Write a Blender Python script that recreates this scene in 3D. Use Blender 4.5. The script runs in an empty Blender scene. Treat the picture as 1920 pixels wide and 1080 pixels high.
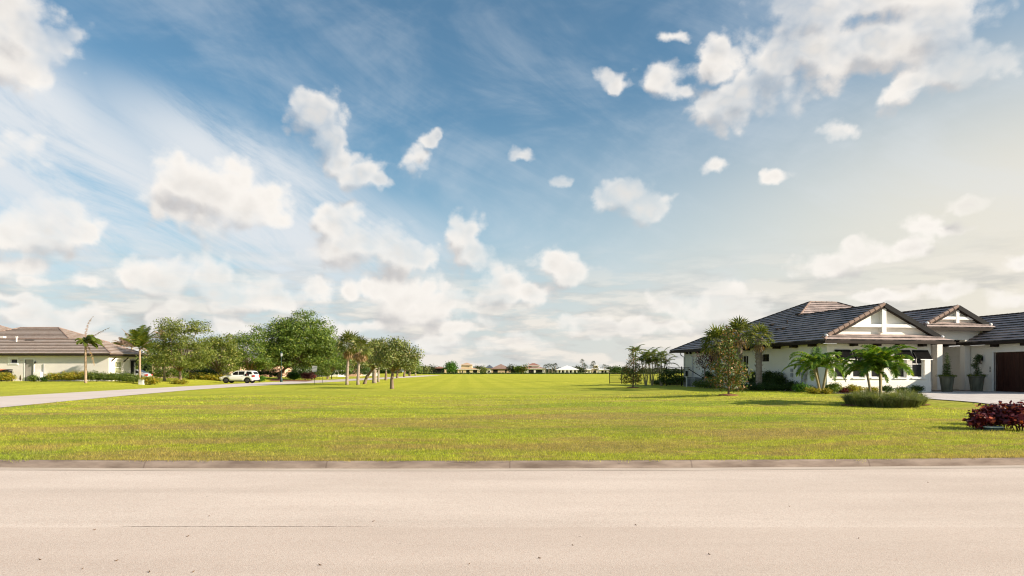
import bpy, math, random
import numpy as np
from math import sin, cos, pi, radians, sqrt, atan, atan2
from mathutils import Vector, Matrix

sc = bpy.context.scene
C = sc.collection

# ------------------------------------------------------------------ camera
EYE = 1.6
F = 1280.0            # focal length in photo pixels (1920 wide)
HOR = 697.0           # horizon row
cam_d = bpy.data.cameras.new('camera')
cam = bpy.data.objects.new('camera', cam_d)
C.objects.link(cam)
cam.location = (0, 0, EYE)
cam.rotation_euler = (pi / 2, 0, 0)
cam_d.sensor_width = 36
cam_d.lens = 24
cam_d.shift_y = (HOR - 540) / 1920
cam_d.clip_start = 0.1
cam_d.clip_end = 20000
sc.camera = cam
sc.render.resolution_x = 1024
sc.render.resolution_y = 576

sc.cycles.filter_width = 1.15

# ------------------------------------------------------------------ light
SUN_EL = radians(25)
SUN_AZ = radians(106)      # clockwise from +Y (the view direction)
sv = Vector((sin(SUN_AZ) * cos(SUN_EL), cos(SUN_AZ) * cos(SUN_EL), sin(SUN_EL)))
sun_d = bpy.data.lights.new('sun', 'SUN')
sun = bpy.data.objects.new('sun', sun_d)
C.objects.link(sun)
sun_d.energy = 5.0
sun_d.angle = radians(0.6)
sun_d.color = (1.0, 0.87, 0.70)
sun.rotation_euler = sv.to_track_quat('Z', 'Y').to_euler()
sun.location = (60, -20, 60)
sc.view_settings.view_transform = 'Standard'
sc.view_settings.look = 'None'
sc.view_settings.gamma = 1
EXPO = 1.0
SKY = 0.12
sc.view_settings.exposure = EXPO


class NT:
    """small node-tree helper"""
    def __init__(self, tree):
        self.t = tree
        self.n = tree.nodes
        self.l = tree.links

    def put(self, sock, val):
        if isinstance(val, bpy.types.NodeSocket):
            self.l.new(val, sock)
        elif val is not None:
            sock.default_value = val

    def node(self, kind, **kw):
        nd = self.n.new(kind)
        for k, v in kw.items():
            setattr(nd, k, v)
        return nd

    def m(self, op, a, b=None, c=None, clamp=False):
        nd = self.n.new('ShaderNodeMath')
        nd.operation = op
        nd.use_clamp = clamp
        self.put(nd.inputs[0], a)
        if b is not None:
            self.put(nd.inputs[1], b)
        if c is not None:
            self.put(nd.inputs[2], c)
        return nd.outputs[0]

    def vm(self, op, a, b=None, c=None):
        nd = self.n.new('ShaderNodeVectorMath')
        nd.operation = op
        self.put(nd.inputs[0], a)
        if b is not None:
            self.put(nd.inputs[1], b)
        if c is not None:
            self.put(nd.inputs[2], c)
        return nd.outputs['Value'] if op in ('LENGTH', 'DISTANCE', 'DOT_PRODUCT') else nd.outputs[0]

    def noise(self, vec, scale, detail=3, rough=0.5, dist=0.0, out='Fac'):
        nd = self.n.new('ShaderNodeTexNoise')
        self.put(nd.inputs['Vector'], vec)
        nd.inputs['Scale'].default_value = scale
        nd.inputs['Detail'].default_value = detail
        nd.inputs['Roughness'].default_value = rough
        nd.inputs['Distortion'].default_value = dist
        return nd.outputs[out]

    def mr(self, v, a, b, c=0.0, d=1.0, smooth=False):
        nd = self.n.new('ShaderNodeMapRange')
        if smooth:
            nd.interpolation_type = 'SMOOTHSTEP'
        self.put(nd.inputs[0], v)
        for i, x in enumerate((a, b, c, d)):
            nd.inputs[1 + i].default_value = x
        return nd.outputs[0]

    def mix(self, f, a, b, mode='MIX'):
        nd = self.n.new('ShaderNodeMix')
        nd.data_type = 'RGBA'
        nd.blend_type = mode
        self.put(nd.inputs[0], f)
        for s, v in ((nd.inputs[6], a), (nd.inputs[7], b)):
            if isinstance(v, tuple):
                v = (v[0], v[1], v[2], 1)
            self.put(s, v)
        return nd.outputs[2]

    def xyz(self, x, y, z=0.0):
        nd = self.n.new('ShaderNodeCombineXYZ')
        for i, v in enumerate((x, y, z)):
            self.put(nd.inputs[i], v)
        return nd.outputs[0]


# ------------------------------------------------------------------ world: sky and clouds
# clouds live on the sky as directions: (azimuth, tangent of elevation)
def sky_dir(px, py):
    t = (px - 960) / F
    a = atan(t)
    return a, (HOR - py) / F * cos(a)


world = bpy.data.worlds.new('World')
sc.world = world
world.use_nodes = True
for nd in list(world.node_tree.nodes):
    world.node_tree.nodes.remove(nd)
sky_group = bpy.data.node_groups.new('sky_and_clouds', 'ShaderNodeTree')
sky_group.interface.new_socket('sky', in_out='OUTPUT', socket_type='NodeSocketShader')
w = NT(sky_group)
skyn = w.node('ShaderNodeTexSky')
skyn.sky_type = 'NISHITA'
skyn.sun_disc = False
skyn.sun_elevation = SUN_EL
skyn.sun_rotation = SUN_AZ
skyn.air_density = 1.0
skyn.dust_density = 1.2
skyn.ozone_density = 2.0
tc = w.node('ShaderNodeTexCoord')
sep = w.node('ShaderNodeSeparateXYZ')
w.l.new(tc.outputs['Generated'], sep.inputs[0])
X_, Y_, Z_ = sep.outputs
rad = w.m('SQRT', w.m('ADD', w.m('MULTIPLY', X_, X_), w.m('MULTIPLY', Y_, Y_)))
az = w.m('ARCTAN2', X_, Y_)
el = w.m('MINIMUM', w.m('DIVIDE', Z_, w.m('MAXIMUM', rad, 0.01)), 5.0)
P = w.xyz(az, el, 0.0)

# (px, py, rx, ry) in photo pixels, turned into directions
CUMULUS = [
    (395, 362, 118, 62), (350, 345, 60, 48), (460, 385, 85, 45), (375, 405, 70, 38),
    (95, 418, 85, 42), (60, 448, 80, 32), (130, 430, 60, 32), (25, 492, 62, 28), (10, 440, 40, 30),
    (40, 55, 95, 75), (-40, 20, 120, 110), (0, 110, 100, 50), (-15, 272, 80, 42),
    (255, 508, 45, 34), (310, 525, 75, 34), (385, 512, 55, 42), (340, 500, 50, 26), (400, 545, 50, 22),
    (470, 548, 62, 36), (415, 575, 30, 16), (340, 572, 34, 14), (520, 560, 30, 22),
    (590, 215, 46, 44), (618, 250, 40, 40), (636, 298, 40, 28), (672, 325, 42, 30), (706, 340, 26, 16), (575, 185, 20, 20),
    (786, 296, 32, 25), (808, 268, 16, 15), (819, 250, 9, 11),
    (640, 420, 48, 38), (690, 455, 85, 45), (745, 480, 70, 38), (640, 470, 50, 34), (620, 395, 22, 20),
    (872, 440, 36, 36), (885, 475, 38, 38), (860, 425, 20, 22),
    (760, 560, 85, 38), (835, 575, 60, 34), (720, 545, 46, 28), (790, 590, 70, 20),
    (945, 535, 56, 34), (995, 552, 46, 26), (940, 560, 60, 20),
    (1035, 490, 36, 28), (1072, 510, 32, 26),
    (1180, 358, 40, 36), (1200, 385, 46, 26), (1145, 378, 30, 18),
    (600, 545, 50, 22), (650, 548, 24, 20),
    (1345, 195, 62, 46), (1395, 165, 60, 44), (1460, 130, 90, 62), (1530, 95, 90, 70), (1640, 75, 120, 70),
    (1740, 50, 110, 62), (1800, 125, 80, 42), (1700, 165, 60, 34), (1545, 20, 110, 56), (1690, -10, 190, 60),
    (1340, 95, 34, 38), (1330, 130, 40, 30), (1238, 145, 34, 28), (1258, 66, 26, 12),
    (1140, 140, 22, 14), (1158, 150, 24, 16), (1565, 243, 32, 20), (1340, 312, 34, 17), (1275, 165, 26, 18),
    (1545, 500, 62, 24), (1620, 480, 70, 28), (1690, 462, 60, 24), (1725, 420, 44, 24), (1815, 380, 40, 16), (1770, 430, 40, 12),
    (1370, 565, 60, 26), (1330, 585, 80, 24), (1410, 582, 40, 20), (1255, 570, 46, 20), (1160, 615, 90, 16),
    (1780, 540, 40, 16), (1900, 560, 40, 18), (1905, 490, 30, 20), (1650, 560, 50, 10),
    (55, 585, 60, 26), (100, 600, 46, 26), (185, 600, 60, 22), (160, 525, 34, 14), (30, 560, 50, 18),
    (295, 590, 22, 26), (320, 612, 50, 18), (430, 615, 60, 20), (40, 525, 40, 14),
    (815, 640, 60, 18), (950, 640, 60, 16), (985, 645, 40, 14), (905, 600, 40, 12), (700, 615, 50, 16), (860, 612, 50, 14),
    (980, 290, 26, 14), (1055, 342, 22, 11), (580, 610, 50, 16), (1250, 610, 60, 14), (1080, 600, 50, 14),
    (1460, 335, 30, 12),
]


def warp_and_bumps():
    n1 = w.vm('SUBTRACT', w.noise(P, 9, 1, 0.5, 0, 'Color'), (0.5, 0.5, 0.5))
    n2 = w.vm('SUBTRACT', w.noise(P, 34, 3, 0.6, 0, 'Color'), (0.5, 0.5, 0.5))
    pw = w.vm('MULTIPLY_ADD', n1, (0.036, 0.025, 0), P)
    pw = w.vm('MULTIPLY_ADD', n2, (0.020, 0.016, 0), pw)
    return pw


OFF = (0.014, 0.027, 0)
PW = warp_and_bumps()
PW2 = w.vm('ADD', PW, OFF)


def puffs(vec, scale):
    nd = w.node('ShaderNodeTexVoronoi')
    nd.feature = 'SMOOTH_F1'
    nd.voronoi_dimensions = '2D'
    nd.inputs['Scale'].default_value = scale
    nd.inputs['Smoothness'].default_value = 0.25
    w.l.new(vec, nd.inputs['Vector'])
    return w.m('SUBTRACT', 0.42, nd.outputs['Distance'])


def bumps(pt, pw, det):
    f = w.m('MULTIPLY', w.m('SUBTRACT', w.noise(pt, 18, det, 0.62), 0.5), 0.95)
    f = w.m('MULTIPLY_ADD', puffs(pw, 20), 0.55, f)
    return w.m('MULTIPLY_ADD', puffs(pw, 52), 0.30, f)


BUMP = bumps(P, PW, 8)
BUMP2 = bumps(w.vm('ADD', P, OFF), PW2, 5)
BUMP2 = w.m('MULTIPLY_ADD', BUMP2, 0.55, w.m('MULTIPLY', BUMP, 0.45))
THIN = w.mr(w.noise(P, 6.5, 4, 0.6), 0.34, 0.58, 0.38, 1.0, True)
BL = []
for b in CUMULUS:
    a0, e0 = sky_dir(b[0], b[1])
    BL.append((a0, e0, b[2] / F * cos(a0) ** 2, b[3] / F * cos(a0)))


def field(blobs, inputs):
    g = bpy.data.node_groups.new('cloud_field', 'ShaderNodeTree')
    for nm in ('pw', 'pw2'):
        g.interface.new_socket(nm, in_out='INPUT', socket_type='NodeSocketVector')
    for nm in ('bump', 'bump2'):
        g.interface.new_socket(nm, in_out='INPUT', socket_type='NodeSocketFloat')
    for nm in ('f0', 'f2'):
        g.interface.new_socket(nm, in_out='OUTPUT', socket_type='NodeSocketFloat')
    t = NT(g)
    gi = t.node('NodeGroupInput')
    go = t.node('NodeGroupOutput')
    for j in range(2):
        acc = None
        for a0, e0, rx, ry in blobs:
            rx, ry = rx * 1.18, ry * 1.16
            k = min(1.0, 0.55 + 5 * ry)
            v = t.vm('MULTIPLY_ADD', gi.outputs[j], (1 / rx, 1 / ry, 0), (-a0 / rx, -e0 / ry, 0))
            L = t.m('MULTIPLY_ADD', t.vm('LENGTH', v), k, -k)
            acc = L if acc is None else t.m('SMOOTH_MIN', acc, L, 0.22)
        t.l.new(t.m('SUBTRACT', gi.outputs[2 + j], acc), go.inputs[j])
    nd = w.node('ShaderNodeGroup')
    nd.node_tree = g
    for k, v in enumerate(inputs):
        w.l.new(v, nd.inputs[k])
    return nd.outputs[0], nd.outputs[1]


# low band of small far clouds over the horizon
Pb = w.vm('MULTIPLY', P, (9, 40, 1))
Pb2 = w.vm('ADD', Pb, (0.12, 0.7, 0))
band_f = w.noise(Pb, 1.0, 5, 0.55)
band_f2 = w.noise(Pb2, 1.0, 5, 0.55)
band_m = w.m('MULTIPLY', w.mr(el, 0.20, 0.04, 0, 1, True), w.mr(el, -0.02, 0.01, 0, 1))
band = w.m('MULTIPLY', w.mr(band_f, 0.40, 0.56, 0, 0.92, True), band_m)
# cirrus streaks: upper left, and a thin veil elsewhere
rot = w.xyz(w.m('ADD', w.m('MULTIPLY', az, 0.90), w.m('MULTIPLY', el, 0.42)),
            w.m('SUBTRACT', w.m('MULTIPLY', el, 0.90), w.m('MULTIPLY', az, -0.42)), 0.0)
cir = w.noise(w.vm('MULTIPLY', rot, (2.6, 5.6, 1)), 1.8, 8, 0.66, 0.7)
cir2 = w.noise(w.vm('MULTIPLY', P, (3.0, 5.0, 1)), 1.3, 5, 0.6, 0.5)


def soft_blob(px, py, rx, ry, slope=0.0):
    a0, e0 = sky_dir(px, py)
    d = w.vm('SUBTRACT', P, (a0, e0, 0))
    if slope:
        s = w.node('ShaderNodeSeparateXYZ')
        w.l.new(d, s.inputs[0])
        d = w.xyz(s.outputs[0], w.m('MULTIPLY_ADD', s.outputs[0], slope, s.outputs[1]), 0.0)
    L = w.vm('LENGTH', w.vm('MULTIPLY', d, (F / rx, F / ry, 0)))
    return w.mr(L, 0.25, 1.25, 1, 0, True)


cm = soft_blob(130, 330, 520, 200, 0.42)
for b in ((470, 330, 300, 110, 0.35), (300, 430, 520, 150, 0.1), (560, 440, 330, 110, 0.1), (20, 180, 260, 120, 0.5)):
    cm = w.m('MAXIMUM', cm, soft_blob(*b))
cirrus = w.m('MULTIPLY', w.mr(cir, 0.24, 0.60, 0.0, 0.95, True), cm)
thin = w.m('MULTIPLY', w.mr(w.m('MULTIPLY_ADD', cir, 0.35, w.m('MULTIPLY', cir2, 0.65)), 0.42, 0.70, 0, 0.42, True), w.mr(el, 0.62, 0.30, 0.45, 1.0))

# clear-sky colour: the sky texture, deepened overhead, paling into low summer haze
sky_c = w.mix(1.0, skyn.outputs[0], (0.44, 0.59, 0.58), 'MULTIPLY')
K = 1.0 / (SKY * 2 ** EXPO)      # radiance that renders as full white
side = w.mr(az, -0.35, 0.75, 0, 1, True)
veil_c = w.mix(side, (0.52 * K, 0.68 * K, 0.79 * K), (0.89 * K, 0.82 * K, 0.69 * K))
veil_f = w.m('MULTIPLY', w.mr(w.m('SUBTRACT', el, w.m('MULTIPLY', side, 0.17)), 0.36, 0.02, 0, 1, True), w.m('MULTIPLY_ADD', side, 0.38, 0.55))
base = w.mix(veil_f, sky_c, veil_c)
hz_c = w.mix(side, (0.66 * K, 0.70 * K, 0.70 * K), (0.86 * K, 0.80 * K, 0.70 * K))
base = w.mix(w.mr(el, 0.20, 0.0, 0, 0.85, True), base, hz_c)
base = w.mix(w.m('MAXIMUM', cirrus, thin), base, (0.76 * K, 0.80 * K, 0.84 * K))
bl = w.mr(w.m('SUBTRACT', band_f, band_f2), -0.10, 0.10, 0, 1)
band_c = w.mix(bl, (0.55 * K, 0.55 * K, 0.54 * K), (0.90 * K, 0.84 * K, 0.76 * K))
base = w.mix(band, base, band_c)
fade = w.mr(el, 0.0, 0.09, 0.62, 0.96)


def cloudy(blobs):
    b_ = w.node('ShaderNodeBackground')
    b_.inputs['Strength'].default_value = SKY
    if not blobs:
        w.l.new(base, b_.inputs['Color'])
        return b_.outputs[0]
    if blobs == 'any':
        f0 = w.m('MULTIPLY_ADD', w.noise(PW, 2.6, 1), 5.0, w.m('SUBTRACT', BUMP, 2.9))
        f2 = w.m('MULTIPLY_ADD', w.noise(PW2, 2.6, 1), 5.0, w.m('SUBTRACT', BUMP2, 2.9))
    else:
        f0, f2 = field(blobs, (PW, PW2, BUMP, BUMP2))
    dens = w.m('MULTIPLY', w.mr(f0, -0.10, 0.36, 0, 1, True), w.m('MAXIMUM', THIN, w.mr(f0, -0.1, 1.3, 0.2, 1.0, True)))
    lit = w.mr(w.m('SUBTRACT', f0, f2), -0.52, 0.12, 0, 1, True)
    edge = w.mr(f0, 0.1, 1.0, 1, 0.80)
    cl_c = w.mix(lit, (0.62 * K, 0.60 * K, 0.595 * K), (1.03 * K, 0.98 * K, 0.92 * K))
    cl_c = w.mix(1.0, cl_c, w.xyz(edge, edge, edge), 'MULTIPLY')
    w.l.new(w.mix(w.m('MULTIPLY', dens, fade), base, cl_c), b_.inputs['Color'])
    return b_.outputs[0]


def pick(test, sh_no, sh_yes):
    mx = w.node('ShaderNodeMixShader')
    w.l.new(test, mx.inputs[0])
    w.l.new(sh_no, mx.inputs[1])
    w.l.new(sh_yes, mx.inputs[2])
    return mx.outputs[0]


# the sky is cut into sectors so that each looks only at its own clouds
EDG = [-0.78, -0.52, -0.36, -0.20, -0.04, 0.15, 0.36, 0.52, 0.78]
ELS = 0.20
MG = 0.05
out = cloudy('any')
for i in range(len(EDG) - 1):
    x0, x1 = EDG[i], EDG[i + 1]

    def near(lo, hi):
        return [b for b in BL if b[0] + b[2] * 1.4 > x0 - MG and b[0] - b[2] * 1.4 < x1 + MG
                and b[1] + b[3] * 1.5 > lo - MG and b[1] - b[3] * 1.5 < hi + MG]
    cell = pick(w.m('GREATER_THAN', el, ELS), cloudy(near(-1, ELS)), cloudy(near(ELS, 1.0)))
    inside = w.m('MULTIPLY', w.m('GREATER_THAN', az, x0), w.m('LESS_THAN', az, x1))
    if i in (0, 7):
        inside = w.m('MULTIPLY', inside, w.m('LESS_THAN', el, 0.75))
    out = pick(inside, out, cell)
w.l.new(out, w.node('NodeGroupOutput').inputs[0])
w = NT(world.node_tree)
nd = w.node('ShaderNodeGroup')
nd.node_tree = sky_group
w.l.new(nd.outputs[0], w.node('ShaderNodeOutputWorld').inputs[0])
world.cycles.sampling_method = 'MANUAL'
world.cycles.sample_map_resolution = 256

# ------------------------------------------------------------------ helpers
def ss(a, b, x):
    t = min(1.0, max(0.0, (x - a) / (b - a)))
    return t * t * (3 - 2 * t)


def yc(x):
    """front edge of the lawn (the kerb line)"""
    xx = max(-16.0, min(16.0, x))
    return 11.36 + 0.0033 * xx * xx + 0.016 * xx


def gz(x, y):
    """height of the ground"""
    t = y - yc(x)
    h = 0.10 * ss(-0.05, 0.02, t)
    e = 1 - ss(-24, -21, x) * 1.0
    open_ = ss(-21, -17, x)
    h += open_ * 0.035 * sin(x * 0.31 + 1.1 * sin(y * 0.13)) * sin(y * 0.21 + 0.6) * ss(0.5, 4, t) * (1 - ss(60, 110, y))
    h -= 0.10 * (1 - open_) * ss(0.2, 6, t)
    # pad of the right house, with a soft bank
    h += 0.15 * ss(5, 13, x + 0.10 * (y - 40)) * ss(20, 33, y + 0.12 * x) * (1 - ss(100, 140, y))
    h += 0.16 * math.exp(-((x - 13.5) / 3.6) ** 2 - ((y - 39.5) / 3.6) ** 2)
    h -= 0.09 * math.exp(-((y + 0.35 * x - 33.0) / 2.0) ** 2) * ss(4, 9, x) * (1 - ss(20, 24, x))
    h += 0.10 * math.exp(-((x - 10.0) / 5.0) ** 2 - ((y - 64) / 9) ** 2)
    # pad of the left houses
    h += 0.42 * ss(-40.5, -48, x) * ss(46, 74, y) * (1 - ss(150, 240, y))
    return h


def wp(px, py, Y):
    """world point seen at photo pixel (px, py) at distance Y"""
    return Vector(((px - 960) / F * Y, Y, EYE + (HOR - py) / F * Y))


def gp(px, py):
    """point of the ground seen at a photo pixel"""
    g = 0.1
    Y = 50
    for _ in range(60):
        Y = Y * 0.6 + 0.4 * min(900, max(8, (EYE - g) * F / max(0.8, py - HOR)))
        g = gz((px - 960) / F * Y, Y)
    return Vector(((px - 960) / F * Y, Y, g))


def on(x, y):
    return Vector((x, y, gz(x, y)))


class MB:
    def __init__(self):
        self.v = []
        self.f = []
        self.uv = []

    def add(self, vs, fs, uvs=None):
        o = len(self.v)
        self.v += [tuple(p) for p in vs]
        for k, f in enumerate(fs):
            self.f.append(tuple(i + o for i in f))
            self.uv.append(uvs[k] if uvs else None)
        return self

    def box(self, x0, x1, y0, y1, z0, z1):
        vs = [(x, y, z) for z in (z0, z1) for y in (y0, y1) for x in (x0, x1)]
        return self.add(vs, [(0, 2, 3, 1), (4, 5, 7, 6), (0, 1, 5, 4), (2, 6, 7, 3), (0, 4, 6, 2), (1, 3, 7, 5)])

    def obox(self, c, ax, ay, az):
        c = Vector(c)
        ax, ay, az = Vector(ax), Vector(ay), Vector(az)
        vs = [c + i * ax + j * ay + k * az for k in (-1, 1) for j in (-1, 1) for i in (-1, 1)]
        return self.add(vs, [(0, 2, 3, 1), (4, 5, 7, 6), (0, 1, 5, 4), (2, 6, 7, 3), (0, 4, 6, 2), (1, 3, 7, 5)])

    def bar(self, a, b, w_, h_=None, up=(0, 0, 1)):
        a, b = Vector(a), Vector(b)
        d = b - a
        L = d.length
        d.normalize()
        s = d.cross(Vector(up))
        if s.length < 1e-4:
            s = Vector((1, 0, 0))
        s.normalize()
        u = s.cross(d)
        return self.obox((a + b) / 2, d * L / 2, s * w_ / 2, u * (h_ or w_) / 2)

    def tube(self, pts, rads, n=8, caps=True):
        pts = [Vector(p) for p in pts]
        if not hasattr(rads, '__len__'):
            rads = [rads] * len(pts)
        rings = []
        for i, p in enumerate(pts):
            d = (pts[min(i + 1, len(pts) - 1)] - pts[max(i - 1, 0)])
            if d.length < 1e-6:
                d = Vector((0, 0, 1))
            d.normalize()
            s = d.cross(Vector((0.31, 0.95, 0.05)))
            s.normalize()
            u = s.cross(d)
            rings.append([p + (s * cos(2 * pi * k / n) + u * sin(2 * pi * k / n)) * rads[i] for k in range(n)])
        vs = [q for r in rings for q in r]
        fs = []
        for i in range(len(pts) - 1):
            for k in range(n):
                a = i * n + k
                b = i * n + (k + 1) % n
                fs.append((a, b, b + n, a + n))
        if caps:
            fs.append(tuple(range(n))[::-1])
            fs.append(tuple((len(pts) - 1) * n + k for k in range(n)))
        return self.add(vs, fs)

    def lathe(self, c, prof, n=16):
        c = Vector(c)
        vs = []
        for r, z in prof:
            for k in range(n):
                vs.append((c.x + r * cos(2 * pi * k / n), c.y + r * sin(2 * pi * k / n), c.z + z))
        fs = []
        for i in range(len(prof) - 1):
            for k in range(n):
                a = i * n + k
                b = i * n + (k + 1) % n
                fs.append((a, b, b + n, a + n))
        fs.append(tuple(range(n))[::-1])
        fs.append(tuple((len(prof) - 1) * n + k for k in range(n)))
        return self.add(vs, fs)

    def prism(self, poly, d):
        """closed polygon of 3D points pushed along d"""
        d = Vector(d)
        n = len(poly)
        vs = [Vector(p) for p in poly] + [Vector(p) + d for p in poly]
        fs = [tuple(range(n))[::-1], tuple(range(n, 2 * n))]
        fs += [(i, (i + 1) % n, (i + 1) % n + n, i + n) for i in range(n)]
        return self.add(vs, fs)

    def build(self, name, mat, parent=None, smooth=False, loc=None):
        me = bpy.data.meshes.new(name)
        vs = self.v
        if loc is not None:
            vs = [(p[0] - loc[0], p[1] - loc[1], p[2] - loc[2]) for p in vs]
        me.from_pydata(vs, [], self.f)
        if any(u is not None for u in self.uv):
            lay = me.uv_layers.new(name='uv')
            flat = []
            for f, u in zip(self.f, self.uv):
                if u is None:
                    flat += [0.0, 0.0] * len(f)
                else:
                    for q in u:
                        flat += [q[0], q[1]]
            lay.data.foreach_set('uv', flat)
        if smooth:
            me.polygons.foreach_set('use_smooth', [True] * len(me.polygons))
        me.materials.append(mat)
        me.update()
        o = bpy.data.objects.new(name, me)
        C.objects.link(o)
        if parent is not None:
            o.parent = parent
        elif loc is not None:
            o.location = loc
        return o


def tag(o, label=None, cat=None, group=None, kind=None):
    if label:
        o['label'] = label
    if cat:
        o['category'] = cat
    if group:
        o['group'] = group
    if kind:
        o['kind'] = kind
    return o


def thing(name, label, cat, loc=(0, 0, 0), rz=0.0, group=None):
    o = bpy.data.objects.new(name, None)
    o.empty_display_size = 0.3
    C.objects.link(o)
    o.location = loc
    o.rotation_euler = (0, 0, rz)
    return tag(o, label, cat, group)


def copy_tree(o, loc, rz=0.0, scale=1.0, label=None, group=None):
    def rec(x, par):
        c = x.copy()
        C.objects.link(c)
        c.parent = par
        for ch in x.children:
            rec(ch, c)
        return c
    c = rec(o, None)
    c.location = loc
    c.rotation_euler = (0, 0, rz)
    c.scale = (scale, scale, scale)
    if label:
        c['label'] = label
    if group:
        c['group'] = group
    return c


# ------------------------------------------------------------------ materials
def principled(name, base=(0.5, 0.5, 0.5), rough=0.7, spec=0.3, metal=0.0):
    m = bpy.data.materials.new(name)
    m.use_nodes = True
    t = NT(m.node_tree)
    b = t.n['Principled BSDF']
    b.inputs['Base Color'].default_value = (*base, 1)
    b.inputs['Roughness'].default_value = rough
    b.inputs['Specular IOR Level'].default_value = spec
    b.inputs['Metallic'].default_value = metal
    return m, t, b


def mat_mottled(name, c1, c2, scale=3.0, rough=0.8, spec=0.2, bump=0.0, bscale=40.0, metal=0.0, detail=4, stretch=(1, 1, 1)):
    m, t, b = principled(name, c1, rough, spec, metal)
    co = t.node('ShaderNodeTexCoord').outputs['Object']
    co = t.vm('MULTIPLY', co, stretch)
    n = t.noise(co, scale, detail, 0.6)
    t.l.new(t.mix(t.mr(n, 0.3, 0.7, 0, 1), c1, c2), b.inputs['Base Color'])
    if bump:
        bp = t.node('ShaderNodeBump')
        bp.inputs['Strength'].default_value = bump
        bp.inputs['Distance'].default_value = 0.02
        t.l.new(t.noise(co, bscale, 3), bp.inputs['Height'])
        t.l.new(bp.outputs[0], b.inputs['Normal'])
    return m


def mat_leaf(name, c1, c2, c3=None, trans=0.35, rough=0.45, spec=0.25, scale=0.6, p3=0.12):
    """leaves: each leaf its own shade between c1 and c2, a few of them c3"""
    m = bpy.data.materials.new(name)
    m.use_nodes = True
    t = NT(m.node_tree)
    for nd in list(t.n):
        t.n.remove(nd)
    geo = t.node('ShaderNodeNewGeometry')
    co = t.node('ShaderNodeTexCoord').outputs['Object']
    r = geo.outputs['Random Per Island']
    n = t.noise(co, scale, 2)
    f = t.m('ADD', t.m('MULTIPLY', r, 0.6), t.m('MULTIPLY', t.mr(n, 0.3, 0.7), 0.4))
    col = t.mix(f, c1, c2)
    if c3:
        r3 = t.m('FRACT', t.m('MULTIPLY', r, 7.31))
        col = t.mix(t.m('LESS_THAN', r3, p3), col, c3)
    b = t.node('ShaderNodeBsdfPrincipled')
    t.l.new(col, b.inputs['Base Color'])
    b.inputs['Roughness'].default_value = rough
    b.inputs['Specular IOR Level'].default_value = spec
    tr = t.node('ShaderNodeBsdfTranslucent')
    t.l.new(t.mix(1.0, col, (1.25, 1.2, 0.55), 'MULTIPLY'), tr.inputs['Color'])
    mx = t.node('ShaderNodeMixShader')
    mx.inputs[0].default_value = trans
    t.l.new(b.outputs[0], mx.inputs[1])
    t.l.new(tr.outputs[0], mx.inputs[2])
    o = t.node('ShaderNodeOutputMaterial')
    t.l.new(mx.outputs[0], o.inputs[0])
    return m


def grass_colour(t, pos):
    """patchy sunlit turf: green, straw and brown, from world position"""
    sp = t.node('ShaderNodeSeparateXYZ')
    t.l.new(pos, sp.inputs[0])
    far = t.mr(sp.outputs[1], 30, 80)
    big = t.noise(t.vm('MULTIPLY', pos, (0.10, 0.34, 1)), 1.0, 5, 0.62, 0.4)
    mid = t.noise(t.vm('MULTIPLY', pos, (0.45, 0.9, 1)), 1.0, 5, 0.65)
    fine = t.noise(pos, 9.0, 4, 0.7)
    g = t.mix(t.mr(mid, 0.35, 0.65), (0.2472, 0.283, 0.03), (0.3852, 0.3904, 0.046))
    brownf = t.m('MULTIPLY', t.mr(big, 0.44, 0.60, 0, 1, True), t.mr(fine, 0.25, 0.6, 0.45, 1.0))
    near_b = t.m('MULTIPLY', t.mr(mid, 0.46, 0.60, 0, 0.85, True), t.mr(sp.outputs[1], 26, 14))
    brownf = t.m('MAXIMUM', brownf, near_b)
    brownf = t.m('MULTIPLY', brownf, t.mr(sp.outputs[1], 24, 62, 0.85, 0.0))
    c = t.mix(brownf, g, (0.294, 0.204, 0.0825))
    dk = t.noise(t.vm('MULTIPLY', pos, (0.06, 0.2, 1)), 1.3, 4, 0.6, 0.6)
    c = t.mix(t.mr(dk, 0.50, 0.64, 0, 0.7, True), c, (0.18, 0.247, 0.026))
    # mown stripes running away from the road
    st = t.node('ShaderNodeTexWave')
    st.wave_type = 'BANDS'
    st.bands_direction = 'X'
    st.inputs['Scale'].default_value = 0.11
    st.inputs['Distortion'].default_value = 1.4
    st.inputs['Detail'].default_value = 2
    t.l.new(t.vm('ADD', pos, t.xyz(t.m('MULTIPLY', sp.outputs[1], 0.07), 0.0)), st.inputs['Vector'])
    farc = t.mix(t.mr(st.outputs['Fac'], 0.2, 0.8), (0.3726, 0.3795, 0.03), (0.4266, 0.418, 0.038))
    fn = t.noise(t.vm('MULTIPLY', pos, (0.012, 0.05, 1)), 1.0, 4, 0.6)
    farc = t.mix(t.mr(fn, 0.5, 0.68, 0, 0.5, True), farc, (0.225, 0.275, 0.024))
    c = t.mix(t.m('MULTIPLY', far, 0.85), c, farc)
    v = t.m('MULTIPLY', t.mr(fine, 0.3, 0.7, 0.66, 1.34), t.mr(t.noise(pos, 2.6, 3, 0.6), 0.3, 0.7, 0.84, 1.16))
    sx_ = t.m('SUBTRACT', sp.outputs[0], t.m('MULTIPLY_ADD', sp.outputs[1], -0.151, 14.82))
    sx_ = t.m('ADD', sx_, t.m('MULTIPLY', t.m('SUBTRACT', t.noise(pos, 1.2, 4, 0.7), 0.5), 0.5))
    seam = t.m('MULTIPLY', t.m('LESS_THAN', t.m('ABSOLUTE', sx_), 0.05), t.m('MULTIPLY', t.mr(sp.outputs[1], 19.2, 20.0), t.mr(sp.outputs[1], 29.5, 28)))
    c = t.mix(t.m('MULTIPLY', seam, 0.6), c, (0.12, 0.10, 0.03))
    return t.mix(1.0, c, t.xyz(v, v, v), 'MULTIPLY'), sp


M = {}
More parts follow.
